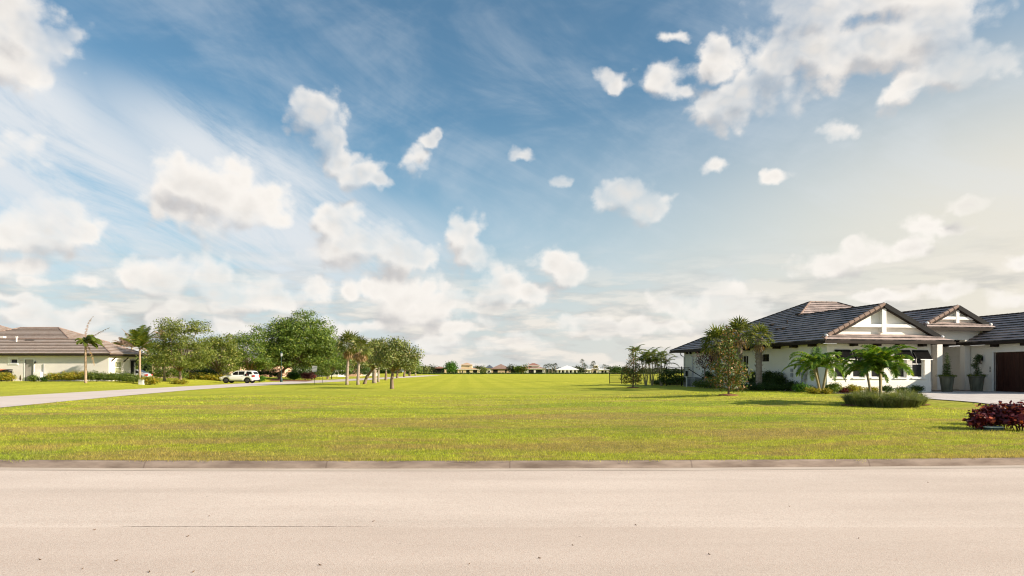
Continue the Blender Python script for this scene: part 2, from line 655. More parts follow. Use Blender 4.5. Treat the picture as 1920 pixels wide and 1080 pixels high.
# turf sheet
m, t, b = principled('turf', rough=0.9, spec=0.1)
pos = t.node('ShaderNodeNewGeometry').outputs['Position']
gc, sp = grass_colour(t, pos)
th = t.mr(sp.outputs[1], 13, 30, 0.78, 1.0)
t.l.new(t.mix(1.0, gc, t.xyz(th, th, th), 'MULTIPLY'), b.inputs['Base Color'])
bp = t.node('ShaderNodeBump')
bp.inputs['Strength'].default_value = 1.0
bp.inputs['Distance'].default_value = 0.05
t.l.new(t.m('ADD', t.noise(pos, 22, 4, 0.7), t.m('MULTIPLY', t.noise(pos, 4, 3, 0.6), 1.2)), bp.inputs['Height'])
t.l.new(bp.outputs[0], b.inputs['Normal'])
M['turf'] = m
# blades
m = bpy.data.materials.new('grass_blade')
m.use_nodes = True
t = NT(m.node_tree)
for nd in list(t.n):
    t.n.remove(nd)
geo = t.node('ShaderNodeNewGeometry')
gc, sp = grass_colour(t, geo.outputs['Position'])
rnd = geo.outputs['Random Per Island']
v = t.m('MULTIPLY_ADD', rnd, 1.25, 0.92)
gc = t.mix(1.0, gc, t.xyz(v, v, t.m('MULTIPLY', v, 0.9)), 'MULTIPLY')
gc = t.mix(t.m('MULTIPLY', t.m('GREATER_THAN', t.m('FRACT', t.m('MULTIPLY', rnd, 5.3)), 0.84), 0.75), gc, (0.38, 0.34, 0.15))
d1 = t.node('ShaderNodeBsdfDiffuse')
d2 = t.node('ShaderNodeBsdfTranslucent')
t.l.new(gc, d1.inputs[0])
t.l.new(gc, d2.inputs[0])
mx = t.node('ShaderNodeMixShader')
mx.inputs[0].default_value = 0.5
t.l.new(d1.outputs[0], mx.inputs[1])
t.l.new(d2.outputs[0], mx.inputs[2])
t.l.new(mx.outputs[0], t.node('ShaderNodeOutputMaterial').inputs[0])
M['blade'] = m

# old pale asphalt with exposed aggregate
m, t, b = principled('road_asphalt', rough=0.85, spec=0.25)
pos = t.node('ShaderNodeNewGeometry').outputs['Position']
agg = t.node('ShaderNodeTexVoronoi')
agg.inputs['Scale'].default_value = 95
t.l.new(pos, agg.inputs['Vector'])
base_c = t.mix(t.mr(t.noise(t.vm('MULTIPLY', pos, (0.25, 0.8, 1)), 1.0, 5, 0.6), 0.35, 0.65), (0.5015, 0.4241, 0.3727), (0.5889, 0.5075, 0.4509))
wv = t.noise(t.vm('MULTIPLY', pos, (0.05, 1.7, 1)), 1.0, 3, 0.5)
base_c = t.mix(t.mr(wv, 0.5, 0.75, 0, 0.35), base_c, (0.3956, 0.3335, 0.2924))
sepc = t.node('ShaderNodeSeparateColor')
t.l.new(agg.outputs['Color'], sepc.inputs[0])
base_c = t.mix(t.m('MULTIPLY', t.m('GREATER_THAN', sepc.outputs[0], 0.72), 0.42), base_c, (0.3096, 0.2479, 0.2064))
base_c = t.mix(t.m('MULTIPLY', t.m('GREATER_THAN', sepc.outputs[1], 0.80), 0.5), base_c, (0.6364, 0.5643, 0.4988))
base_c = t.mix(t.m('MULTIPLY', t.m('GREATER_THAN', sepc.outputs[2], 0.90), 0.4), base_c, (0.473, 0.3078, 0.2408))
sp = t.node('ShaderNodeSeparateXYZ')
t.l.new(pos, sp.inputs[0])
base_c = t.mix(t.mr(sp.outputs[1], 7.05, 7.00, 0, 0.30), base_c, (0.40, 0.315, 0.265))
base_c = t.mix(t.m('MULTIPLY', t.mr(sp.outputs[0], 1, 9, 0, 0.35), t.mr(t.noise(t.vm('MULTIPLY', pos, (0.3, 1.2, 1)), 1.0, 4), 0.3, 0.6)), base_c, (0.42, 0.345, 0.295))
# long joint crack
cy = t.m('MULTIPLY_ADD', t.noise(t.vm('MULTIPLY', pos, (2.2, 0, 0)), 1.0, 5, 0.7), 0.05, 7.035)
cd = t.m('ABSOLUTE', t.m('SUBTRACT', sp.outputs[1], cy))
cw = t.m('MULTIPLY', t.noise(t.vm('MULTIPLY', pos, (6, 0, 0)), 1.0, 5, 0.9), t.m('MULTIPLY', t.mr(sp.outputs[0], -4.6, -3.9, 0, 1), t.mr(sp.outputs[0], -2.1, -0.6, 1, 0.42)))
crack = t.m('LESS_THAN', cd, t.m('MULTIPLY', t.m('SUBTRACT', cw, 0.33), 0.075))
base_c = t.mix(t.m('MULTIPLY', crack, 0.75), base_c, (0.10, 0.075, 0.055))
# scattered scuffs
vs_ = t.node('ShaderNodeTexVoronoi')
vs_.inputs['Scale'].default_value = 1.3
t.l.new(t.vm('MULTIPLY', pos, (1, 1.8, 1)), vs_.inputs['Vector'])
sc2 = t.node('ShaderNodeSeparateColor')
t.l.new(vs_.outputs['Color'], sc2.inputs[0])
spot = t.m('MULTIPLY', t.m('LESS_THAN', vs_.outputs['Distance'], 0.022), t.m('GREATER_THAN', sc2.outputs[0], 0.6))
base_c = t.mix(t.m('MULTIPLY', spot, 0.8), base_c, (0.11, 0.08, 0.06))
# dirt gathered along the kerb
base_c = t.mix(t.m('MULTIPLY', t.mr(sp.outputs[1], 10.7, 11.5, 0, 0.30, True), t.mr(t.noise(t.vm('MULTIPLY', pos, (0.7, 3, 1)), 1.0, 4), 0.4, 0.6)), base_c, (0.30, 0.245, 0.20))
t.l.new(base_c, b.inputs['Base Color'])
bp = t.node('ShaderNodeBump')
bp.inputs['Strength'].default_value = 0.3
bp.inputs['Distance'].default_value = 0.005
t.l.new(agg.outputs['Distance'], bp.inputs['Height'])
t.l.new(bp.outputs[0], b.inputs['Normal'])
M['road'] = m
M['road2'] = mat_mottled('side_road_asphalt', (0.4988, 0.4275, 0.3913), (0.5676, 0.5002, 0.4644), 0.3, 0.85, 0.2)
M['kerb'] = mat_mottled('kerb_concrete', (0.15, 0.115, 0.095), (0.34, 0.275, 0.23), 2.2, 1.0, 0.0, 0.4, 60, stretch=(0.6, 2, 3))
M['gutter'] = mat_mottled('gutter_concrete', (0.40, 0.335, 0.285), (0.54, 0.465, 0.405), 1.6, 0.9, 0.1, 0.3, 60, stretch=(0.5, 4, 1))
M['dirt'] = mat_mottled('bare_soil', (0.10, 0.06, 0.035), (0.17, 0.105, 0.06), 6, 0.95, 0.05, 0.6, 60)
M['mulch'] = mat_mottled('wood_mulch', (0.16, 0.075, 0.045), (0.28, 0.14, 0.085), 12, 0.95, 0.05, 0.8, 40)

# joints cut across the kerb every three metres
_t = NT(M['kerb'].node_tree)
_b = _t.n['Principled BSDF']
_c = _b.inputs['Base Color'].links[0].from_socket
_p = _t.node('ShaderNodeSeparateXYZ')
_t.l.new(_t.node('ShaderNodeNewGeometry').outputs['Position'], _p.inputs[0])
_j = _t.m('LESS_THAN', _t.m('FRACT', _t.m('DIVIDE', _t.m('ADD', _p.outputs[0], 100.7), 3.05)), 0.008)
_t.l.new(_t.mix(_t.m('MULTIPLY', _j, 0.35), _c, (0.05, 0.035, 0.03)), _b.inputs['Base Color'])

# tile roofs: uv x runs along the eave, y up the slope
def mat_tile(name, c1, c2, c3, groove_shade=(0.03, 0.03, 0.03)):
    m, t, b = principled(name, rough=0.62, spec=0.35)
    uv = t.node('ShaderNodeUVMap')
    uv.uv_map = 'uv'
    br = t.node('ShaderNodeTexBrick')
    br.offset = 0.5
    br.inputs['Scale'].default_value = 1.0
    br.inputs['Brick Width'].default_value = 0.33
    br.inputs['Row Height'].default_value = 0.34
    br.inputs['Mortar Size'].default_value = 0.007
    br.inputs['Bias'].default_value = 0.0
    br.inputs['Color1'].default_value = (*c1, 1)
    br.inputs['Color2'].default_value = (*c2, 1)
    br.inputs['Mortar'].default_value = (*groove_shade, 1)  # dark joints, also the shadow painted on the course edges
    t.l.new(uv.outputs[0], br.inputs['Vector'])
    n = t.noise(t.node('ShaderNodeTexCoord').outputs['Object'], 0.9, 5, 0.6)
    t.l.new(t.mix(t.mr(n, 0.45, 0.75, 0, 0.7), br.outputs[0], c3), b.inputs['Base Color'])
    return m


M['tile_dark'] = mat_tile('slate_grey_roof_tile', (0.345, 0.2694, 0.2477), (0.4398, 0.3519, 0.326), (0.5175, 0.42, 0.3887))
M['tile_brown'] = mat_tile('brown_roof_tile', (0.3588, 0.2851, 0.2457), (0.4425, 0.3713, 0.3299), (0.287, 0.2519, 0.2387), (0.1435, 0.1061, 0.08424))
M['tile_far'] = mat_mottled('far_roof_tile', (0.22, 0.145, 0.12), (0.27, 0.19, 0.16), 0.4)
M['tile_red'] = mat_mottled('far_red_roof_tile', (0.23, 0.115, 0.09), (0.29, 0.16, 0.13), 0.4)
M['tile_sand'] = mat_mottled('far_sand_roof_tile', (0.4125, 0.272, 0.18), (0.465, 0.32, 0.22), 0.4)
M['tile_blue'] = mat_mottled('far_blue_grey_roof', (0.07, 0.085, 0.12), (0.10, 0.115, 0.15), 0.4)
M['metal_white'] = mat_mottled('white_metal_roof', (0.62, 0.62, 0.62), (0.70, 0.70, 0.70), 0.4, 0.5)
M['ridge'] = mat_mottled('ridge_barrel_tile', (0.17, 0.115, 0.09), (0.27, 0.19, 0.155), 2.5, 0.6, 0.3)
M['fascia'] = mat_mottled('bronze_fascia', (0.022, 0.015, 0.012), (0.032, 0.023, 0.018), 2, 0.75, 0.2)
M['stucco'] = mat_mottled('white_stucco', (0.77, 0.745, 0.69), (0.82, 0.80, 0.75), 0.8, 0.9, 0.1, 0.25, 30)
M['stucco_cream'] = mat_mottled('cream_stucco', (0.6964, 0.6592, 0.6182), (0.7638, 0.7258, 0.6922), 0.6, 0.9, 0.1, 0.2, 30)
M['stucco_pink'] = mat_mottled('pink_stucco', (0.55, 0.34, 0.25), (0.60, 0.39, 0.30), 0.6, 0.9, 0.1)
M['stucco_tan'] = mat_mottled('tan_stucco', (0.50, 0.36, 0.23), (0.56, 0.42, 0.28), 0.6, 0.9, 0.1)
M['stucco_yellow'] = mat_mottled('yellow_stucco', (0.612, 0.495, 0.288), (0.646, 0.54, 0.36), 0.6, 0.9, 0.1)
M['trim'] = mat_mottled('white_trim', (0.80, 0.79, 0.77), (0.83, 0.82, 0.80), 1.2, 0.6, 0.3)
M['black'] = mat_mottled('black_metal', (0.010, 0.010, 0.011), (0.018, 0.018, 0.019), 3, 0.75, 0.15)
M['screen'] = mat_mottled('dark_screen', (0.012, 0.012, 0.013), (0.02, 0.02, 0.02), 0.5, 0.8, 0.1)
M['grey_metal'] = mat_mottled('grey_metal', (0.30, 0.31, 0.32), (0.36, 0.37, 0.38), 3, 0.5, 0.4)
M['pale_metal'] = mat_mottled('pale_painted_metal', (0.58, 0.57, 0.56), (0.66, 0.65, 0.64), 3, 0.5, 0.3)
M['green_metal'] = mat_mottled('dark_green_metal', (0.010, 0.035, 0.03), (0.016, 0.05, 0.042), 3, 0.5, 0.4)
M['planter'] = mat_mottled('mossy_grey_concrete', (0.072, 0.0783, 0.0575), (0.144, 0.145, 0.11), 5, 0.85, 0.15, 0.4, 40, stretch=(1, 1, 0.25))
M['orange'] = mat_mottled('orange_plastic', (0.62, 0.12, 0.03), (0.68, 0.15, 0.04), 3, 0.5, 0.3)
M['red'] = mat_mottled('red_paint', (0.50, 0.04, 0.03), (0.55, 0.06, 0.04), 3, 0.5, 0.3)
M['lid'] = mat_mottled('pale_green_plastic', (0.42, 0.52, 0.47), (0.50, 0.60, 0.55), 8, 0.35, 0.5)
M['carpaint_white'] = mat_mottled('white_car_paint', (0.74, 0.73, 0.71), (0.78, 0.77, 0.75), 1, 0.4, 0.35)
M['carpaint_silver'] = mat_mottled('silver_car_paint', (0.50, 0.51, 0.54), (0.54, 0.55, 0.58), 1, 0.25, 0.5, metal=0.3)
M['rubber'] = mat_mottled('tyre_rubber', (0.010, 0.010, 0.010), (0.018, 0.018, 0.018), 8, 0.8, 0.2)
M['chrome'] = mat_mottled('alloy_rim', (0.05, 0.05, 0.055), (0.09, 0.09, 0.095), 3, 0.35, 0.5, metal=0.6)
M['lamp_red'] = mat_mottled('red_lamp_lens', (0.42, 0.02, 0.02), (0.5, 0.03, 0.03), 3, 0.2, 0.5)
M['lamp_clear'] = mat_mottled('clear_lamp_lens', (0.6, 0.6, 0.58), (0.7, 0.7, 0.68), 3, 0.15, 0.6)
M['lattice'] = mat_mottled('grey_door_panel', (0.36, 0.33, 0.30), (0.42, 0.39, 0.36), 3, 0.6, 0.2)
m, t, b = principled('window_glass', (0.012, 0.013, 0.015), 0.12, 0.35)
t.l.new(t.mr(t.noise(t.node('ShaderNodeTexCoord').outputs['Object'], 1.5, 2), 0.3, 0.7, 0.10, 0.2), b.inputs['Roughness'])
M['glass'] = m
m, t, b = principled('blind_glass', (0.35, 0.36, 0.22), 0.15, 0.4)
t.l.new(t.mr(t.noise(t.node('ShaderNodeTexCoord').outputs['Object'], 1.5, 2), 0.3, 0.7, 0.10, 0.2), b.inputs['Roughness'])
M['glass_blind'] = m
# garage door: dark stained boards
m, t, b = principled('dark_wood_boards', rough=0.5, spec=0.25)
co = t.node('ShaderNodeTexCoord').outputs['Object']
sx = t.node('ShaderNodeSeparateXYZ')
t.l.new(co, sx.inputs[0])
grain = t.noise(t.vm('MULTIPLY', co, (1, 14, 0.8)), 1.6, 5, 0.6)
t.l.new(t.mix(t.mr(grain, 0.35, 0.65), (0.024, 0.0072, 0.0054), (0.051, 0.0162, 0.0108)), b.inputs['Base Color'])
M['garage'] = m
# pavers
m, t, b = principled('grey_pavers', rough=0.8, spec=0.2)
pos = t.node('ShaderNodeNewGeometry').outputs['Position']
br = t.node('ShaderNodeTexBrick')
br.inputs['Scale'].default_value = 1.0
br.inputs['Brick Width'].default_value = 0.46
br.inputs['Row Height'].default_value = 0.23
br.inputs['Mortar Size'].default_value = 0.008
br.inputs['Color1'].default_value = (0.46, 0.42, 0.40, 1)
br.inputs['Color2'].default_value = (0.60, 0.56, 0.54, 1)
br.inputs['Mortar'].default_value = (0.28, 0.25, 0.23, 1)
t.l.new(pos, br.inputs['Vector'])
t.l.new(t.mix(t.mr(t.noise(pos, 0.9, 4), 0.4, 0.7, 0, 0.5), br.outputs[0], (0.44, 0.40, 0.38)), b.inputs['Base Color'])
M['paver'] = m
M['bark'] = mat_mottled('oak_bark', (0.13, 0.095, 0.065), (0.25, 0.19, 0.135), 5, 0.95, 0.05, 0.8, 12, stretch=(1, 1, 0.3))
M['bark_palm'] = mat_mottled('palm_trunk_bark', (0.26, 0.185, 0.125), (0.42, 0.31, 0.22), 3, 0.95, 0.05, 0.9, 14, stretch=(0.6, 0.6, 5))
M['bark_grey'] = mat_mottled('grey_palm_bark', (0.22, 0.175, 0.14), (0.36, 0.30, 0.25), 4, 0.95, 0.05, 0.9, 9, stretch=(1, 1, 3))
M['bark_green'] = mat_mottled('smooth_palm_stem', (0.20, 0.17, 0.09), (0.34, 0.29, 0.18), 3, 0.8, 0.1, 0.3, 14, stretch=(0.5, 0.5, 4))
M['bark_dark'] = mat_mottled('dark_bulb_bark', (0.05, 0.035, 0.028), (0.15, 0.105, 0.08), 4, 0.9, 0.1, 0.8, 9, stretch=(1, 1, 4))
M['oak'] = mat_leaf('oak_leaf', (0.0675, 0.1013, 0.0176), (0.2025, 0.243, 0.044), (0.3105, 0.297, 0.077), 0.30, p3=0.10)
M['oak_dark'] = mat_leaf('deep_green_leaf', (0.04968, 0.0945, 0.01463), (0.149, 0.2228, 0.03135), (0.27, 0.3105, 0.055), 0.30, p3=0.10)
M['oak_grey'] = mat_leaf('grey_green_leaf', (0.08694, 0.1148, 0.0286), (0.205, 0.243, 0.0715), (0.3375, 0.297, 0.11), 0.25, p3=0.10)
M['bright'] = mat_leaf('bright_green_leaf', (0.035, 0.105, 0.010), (0.10, 0.22, 0.022), None, 0.35)
M['croton'] = mat_leaf('yellow_green_leaf', (0.10, 0.14, 0.016), (0.36, 0.33, 0.030), (0.45, 0.30, 0.03), 0.3, p3=0.2)
M['hedge'] = mat_leaf('dark_hedge_leaf', (0.02, 0.0462, 0.01), (0.06, 0.1155, 0.02), (0.12, 0.17, 0.03), 0.25, p3=0.08)
M['hedge_mid'] = mat_leaf('mid_hedge_leaf', (0.050, 0.085, 0.012), (0.130, 0.185, 0.025), (0.22, 0.24, 0.04), 0.3, p3=0.12)
M['magnolia'] = mat_leaf('bronze_backed_leaf', (0.0358, 0.06682, 0.01056), (0.1193, 0.1555, 0.0264), (0.26, 0.13, 0.045), 0.2, 0.5, 0.25, p3=0.22)
M['purple'] = mat_leaf('purple_leaf', (0.075, 0.025, 0.028), (0.19, 0.085, 0.075), None, 0.25)
M['coleus'] = mat_leaf('dark_red_leaf', (0.045, 0.009, 0.0156), (0.1725, 0.021, 0.0312), (0.34, 0.075, 0.03), 0.22, 0.45, 0.3, p3=0.16)
M['frond'] = mat_leaf('palm_leaflet', (0.045, 0.085, 0.012), (0.165, 0.200, 0.028), (0.33, 0.29, 0.05), 0.40, p3=0.10)
M['frond_lush'] = mat_leaf('lush_palm_leaflet', (0.050, 0.120, 0.012), (0.160, 0.260, 0.028), (0.30, 0.32, 0.05), 0.45, p3=0.10)
M['frond_dry'] = mat_leaf('dry_palm_leaflet', (0.20, 0.13, 0.065), (0.38, 0.26, 0.13), None, 0.3)
M['frond_dead'] = mat_leaf('dead_grey_brown_leaf', (0.17, 0.115, 0.085), (0.32, 0.225, 0.175), None, 0.2)
M['sabal'] = mat_leaf('fan_palm_leaf', (0.065, 0.095, 0.020), (0.200, 0.225, 0.050), (0.36, 0.31, 0.12), 0.35, p3=0.10)
M['muhly'] = mat_leaf('fine_grass_blade', (0.0945, 0.135, 0.039), (0.243, 0.2767, 0.104), (0.28, 0.26, 0.14), 0.35, p3=0.12)
M['far_tree'] = mat_leaf('far_leaf', (0.02093, 0.03696, 0.00924), (0.04883, 0.066, 0.01764), (0.1125, 0.104, 0.042), 0.2, scale=0.15)

# ------------------------------------------------------------------ ground, roads, kerb
def axis(parts):
    out = []
    for a, b, st in parts:
        n = max(1, int(round((b - a) / st)))
        out += [a + (b - a) * i / n for i in range(n)]
    out.append(parts[-1][1])
    return out


xs = axis([(-3000, -600, 600), (-600, -120, 60), (-120, -60, 6), (-60, 30, 0.75), (30, 60, 3), (60, 120, 10), (120, 600, 60), (600, 3000, 600)])
ts = axis([(0, 30, 0.6), (30, 60, 1.0), (60, 100, 2), (100, 160, 6), (160, 320, 20), (320, 1000, 120), (1000, 4000, 1000)])
mb = MB()
vs = []
for tt in ts:
    for x in xs:
        y = yc(x) + 0.075 + tt
        vs.append((x, y, gz(x, y)))
nx = len(xs)
fs = [(j * nx + i, j * nx + i + 1, (j + 1) * nx + i + 1, (j + 1) * nx + i) for j in range(len(ts) - 1) for i in range(nx - 1)]
mb.add(vs, fs)
tag(mb.build('lawn', M['turf'], smooth=True), kind='structure')
# verge behind the camera
mb = MB()
mb.add([(-3000, -6, 0.02), (-3000, -4000, 0.02), (3000, -4000, 0.02), (3000, -6, 0.02)], [(0, 1, 2, 3)])
tag(mb.build('verge', M['turf']), kind='structure')
# road in front
XR = [-3000, -300, -60] + [x * 0.5 for x in range(-60, 61)] + [60, 300, 3000]
mb = MB()
for a, b_ in zip(XR[:-1], XR[1:]):
    mb.add([(a, -6, 0), (b_, -6, 0), (b_, yc(b_) - 0.34, 0), (a, yc(a) - 0.34, 0)], [(0, 1, 2, 3)])
tag(mb.build('road', M['road']), kind='structure')
mb = MB()
for a, b_ in zip(XR[:-1], XR[1:]):
    q = []
    for x in (a, b_):
        y = yc(x)
        q.append([(x, y - 0.36, 0.004), (x, y - 0.02, -0.004), (x, y - 0.02, -0.10), (x, y - 0.36, -0.10)])
    mb.add([q[0][0], q[1][0], q[1][1], q[0][1]], [(0, 1, 2, 3)])
tag(mb.build('gutter', M['gutter']), kind='structure')
mb = MB()
prof = [(-0.021, -0.10), (-0.021, 0.0), (0.008, 0.055), (0.035, 0.105), (0.065, 0.130), (0.12, 0.130), (0.15, 0.0)]
for a, b_ in zip(XR[:-1], XR[1:]):
    vs = [(x, yc(x) + p, z * 0.82) for x in (a, b_) for p, z in prof]
    n = len(prof)
    mb.add(vs, [(i, i + n, i + n + 1, i + 1) for i in range(n - 1)])
tag(mb.build('kerb', M['kerb'], smooth=False), kind='structure')

# side road on the left, running away from the camera
near = [(-17.0, 10.5), (-19.4, 16), (-22.6, 30.1), (-25.6, 45), (-28.0, 60), (-28.9, 72), (-28.4, 87), (-27.8, 110), (-27.6, 140), (-28.5, 200), (-31, 300)]
far_ = [(-27.0, 10.5), (-29.0, 22), (-32.6, 43.6), (-34.3, 60), (-35.6, 77), (-36.4, 92), (-36.6, 110), (-36.2, 130), (-35.4, 160), (-35.8, 210), (-38, 300)]


def resample(pl, n):
    P_ = [Vector((p[0], p[1], 0)) for p in pl]
    L = [0]
    for a, b_ in zip(P_[:-1], P_[1:]):
        L.append(L[-1] + (b_ - a).length)
    out = []
    for k in range(n + 1):
        s = L[-1] * (k / n) ** 1.6
        i = 0
        while i < len(L) - 2 and L[i + 1] < s:
            i += 1
        f = (s - L[i]) / (L[i + 1] - L[i])
        out.append(P_[i].lerp(P_[i + 1], min(1, f)))
    return out


A_, B_ = resample(near, 90), resample(far_, 90)
mb = MB()
vs = []
for a, b_ in zip(A_, B_):
    for k in range(9):
        p = a.lerp(b_, k / 8)
        vs.append((p.x, p.y, gz(p.x, p.y) + 0.02))
mb.add(vs, [(j * 9 + k, j * 9 + k + 1, j * 9 + k + 10, j * 9 + k + 9) for j in range(90) for k in range(8)])
tag(mb.build('side_road', M['road2'], smooth=True), kind='structure')

# ------------------------------------------------------------------ vegetation builders
def leaf_mesh(name, P_, N_, S_, mat, parent, rng, aspect=0.5, loc=None):
    """one four-sided leaf at each point, lying roughly across N_"""
    n = len(P_)
    N_ = N_ / np.maximum(1e-6, np.linalg.norm(N_, axis=1))[:, None]
    r = rng.normal(size=(n, 3))
    U = np.cross(N_, r)
    U /= np.maximum(1e-6, np.linalg.norm(U, axis=1))[:, None]
    W = np.cross(N_, U)
    S_ = S_[:, None]
    v = np.stack([P_ - U * S_ * 0.5, P_ + W * S_ * aspect * 0.5, P_ + U * S_ * 0.5, P_ - W * S_ * aspect * 0.5], axis=1).reshape(-1, 3)
    me = bpy.data.meshes.new(name)
    me.vertices.add(4 * n)
    me.vertices.foreach_set('co', v.astype(np.float32).ravel())
    me.loops.add(4 * n)
    me.loops.foreach_set('vertex_index', np.arange(4 * n, dtype=np.int32))
    me.polygons.add(n)
    me.polygons.foreach_set('loop_start', np.arange(0, 4 * n, 4, dtype=np.int32))
    me.materials.append(mat)
    me.update(calc_edges=True)
    o = bpy.data.objects.new(name, me)
    C.objects.link(o)
    o.parent = parent
    return o


def clumps(blobs, rng, per_blob, per_clump, cr, size, up=0.35):
    """blobs: (centre, (rx, ry, rz)). Leaves gather in clumps near each blob's surface."""
    Ps, Ns = [], []
    for c, r in blobs:
        c = np.array(c)
        r = np.array(r)
        k = max(4, int(4 * pi * (r.mean() ** 2) * per_blob / (0.31 * size * size) / per_clump))
        d = rng.normal(size=(k, 3))
        d /= np.linalg.norm(d, axis=1)[:, None]
        d[:, 2] = np.where(d[:, 2] < -0.3, d[:, 2] * 0.5, d[:, 2])
        rad = rng.uniform(0.45, 1.05, size=(k, 1)) ** 0.7
        cc = c + d * r * rad
        q = np.repeat(cc, per_clump, axis=0)
        dd = np.repeat(d, per_clump, axis=0)
        off = rng.normal(size=q.shape) * cr * np.array([1, 1, 0.6])
        Ps.append(q + off)
        nn = dd * 0.8 + rng.normal(size=q.shape) * 0.7
        nn[:, 2] += up
        Ns.append(nn)
    P_ = np.concatenate(Ps)
    N_ = np.concatenate(Ns)
    S_ = size * rng.uniform(0.6, 1.3, size=len(P_))
    return P_, N_, S_


def oak(base, x0, x1, ytop, ybot, label, seed, mat='oak', n_blob=13, dens=0.75, per=16, leaf=0.22, trunk_r=0.22, lean=0.0,
        name='oak_tree', group=None, rough_top=0.0, cat='tree', limbs=True, bark='bark', depth=None, fork=0.0):
    """a broad-leaved tree: crown spans photo columns x0..x1 and rows ytop..ybot at the distance of its base"""
    rng = np.random.default_rng(seed)
    rnd = random.Random(seed)
    Y = base.y
    X0, X1 = (x0 - 960) / F * Y, (x1 - 960) / F * Y
    Z1, Z0 = EYE + (HOR - ytop) / F * Y - base.z, EYE + (HOR - ybot) / F * Y - base.z
    Z0 = max(0.3, Z0)
    cx, hw, cz, hh = (X0 + X1) / 2 - base.x, (X1 - X0) / 2, (Z0 + Z1) / 2, (Z1 - Z0) / 2
    root = thing(name, label, cat, base, 0, group)
    blobs = []
    for i in range(n_blob):
        a = 2 * pi * (i * 0.618 + rnd.uniform(-0.08, 0.08))
        zf = -0.75 + 1.6 * ((i + 0.5) / n_blob)
        prof_ = sqrt(max(0.08, 1 - abs(zf) ** 3.0)) * (1.0 if zf < 0.1 else 0.92)
        br = rnd.uniform(0.30, 0.44)
        rr = max(0.0, prof_ - br * 0.75) * rnd.uniform(0.75, 1.05)
        dz = zf * (1 - br * 0.5) + rnd.uniform(-0.1, 0.1)
        if zf > 0.4:
            dz += rnd.uniform(0, rough_top)
        blobs.append(((cx + cos(a) * rr * hw, sin(a) * rr * (depth or hw) * 0.9, cz + dz * hh * 0.95),
                      (br * hw * rnd.uniform(0.8, 1.1), br * hw * rnd.uniform(0.8, 1.1), br * hh * rnd.uniform(0.7, 1.0))))
    P_, N_, S_ = clumps(blobs, rng, dens, per, leaf * 1.5, leaf)
    leaf_mesh('crown', P_, N_, S_, M[mat], root, rng, 0.62)
    tb = MB()
    fz = Z0 + hh * 0.25 if not fork else fork
    top = Vector((lean + cx * 0.3, 0, fz))
    mid = Vector((lean * 0.4, 0, fz * 0.5))
    tb.tube([(0, 0, -0.25), (0, 0, 0.12), mid, top], [trunk_r * 1.5, trunk_r * 1.1, trunk_r * 0.85, trunk_r * 0.7], 10)
    if limbs:
        for c, r in blobs:
            c = Vector(c)
            m1 = top.lerp(c, 0.5) + Vector((rnd.uniform(-.1, .1) * hw, rnd.uniform(-.1, .1) * hw, 0.10 * hh))
            tb.tube([top - Vector((0, 0, 0.1)), m1, c], [trunk_r * 0.48, trunk_r * 0.26, trunk_r * 0.07], 6)
            for _ in range(3):
                e = c + Vector((rnd.uniform(-1, 1) * r[0], rnd.uniform(-1, 1) * r[1], rnd.uniform(-.2, 1) * r[2]))
                tb.tube([m1.lerp(c, 0.7), e], [trunk_r * 0.12, trunk_r * 0.03], 4)
    tb.build('trunk', M[bark], root, True)
    return root


def shrub(base, w_, d_, h_, label, seed, mat='hedge', leaf=0.09, dens=1.0, per=14, name='shrub', cat='shrub', group=None, boxy=False, rz=0.0, part='foliage', z0=0.0):
    """a shrub, or a run of hedge when boxy"""
    rng = np.random.default_rng(seed)
    root = thing(name, label, cat, base, rz, group)
    blobs = []
    rnd = random.Random(seed)
    if boxy:
        n = max(2, int(w_ / max(0.3, h_ * 0.75)))
        for i in range(n):
            for j in range(max(1, int(d_ / (h_ * 0.9)))):
                x = -w_ / 2 + w_ * (i + 0.5) / n
                y = rnd.uniform(-0.15, 0.15) * d_
                hh_ = h_ * rnd.uniform(0.88, 1.08)
                x += rnd.uniform(-.1, .1) * h_
                z_ = gz(base.x + x * cos(rz) - y * sin(rz), base.y + x * sin(rz) + y * cos(rz)) - base.z
                blobs.append(((x, y, z_ + hh_ * 0.52), (w_ / n * 0.68, d_ * 0.5, hh_ * 0.50)))
    else:
        for i in range(9):
            a = i * 2.4
            rr = 0.5 * (i / 9) ** 0.5
            blobs.append(((cos(a) * rr * w_ / 2, sin(a) * rr * d_ / 2, z0 + h_ * rnd.uniform(0.35, 0.68)), (w_ * 0.27, d_ * 0.27, h_ * 0.30)))
    P_, N_, S_ = clumps(blobs, rng, dens, per, leaf * 1.3, leaf, 0.5)
    P_[:, 2] = np.abs(P_[:, 2] + 0.0)
    leaf_mesh(part, P_, N_, S_, M[mat], root, rng, 0.6)
    sb = MB()
    if boxy:
        sb.tube([(blobs[0][0][0] * 0.97, 0, -0.12), (blobs[-1][0][0] * 0.97, 0, -0.12)], 0.04, 5)
    else:
        sb.tube([(0, 0, -0.12), (0, 0, 0.05)], 0.05, 6)
    for c, r in blobs[:40]:
        sb.tube([(c[0] * (0.97 if boxy else 0.1), c[1] * (0 if boxy else 0.1), -0.12 if boxy else 0.0), c], [0.03, 0.01], 5)
    sb.build('stems', M['bark'], root)
    root['_n'] = len(P_)
    del root['_n']
    return root


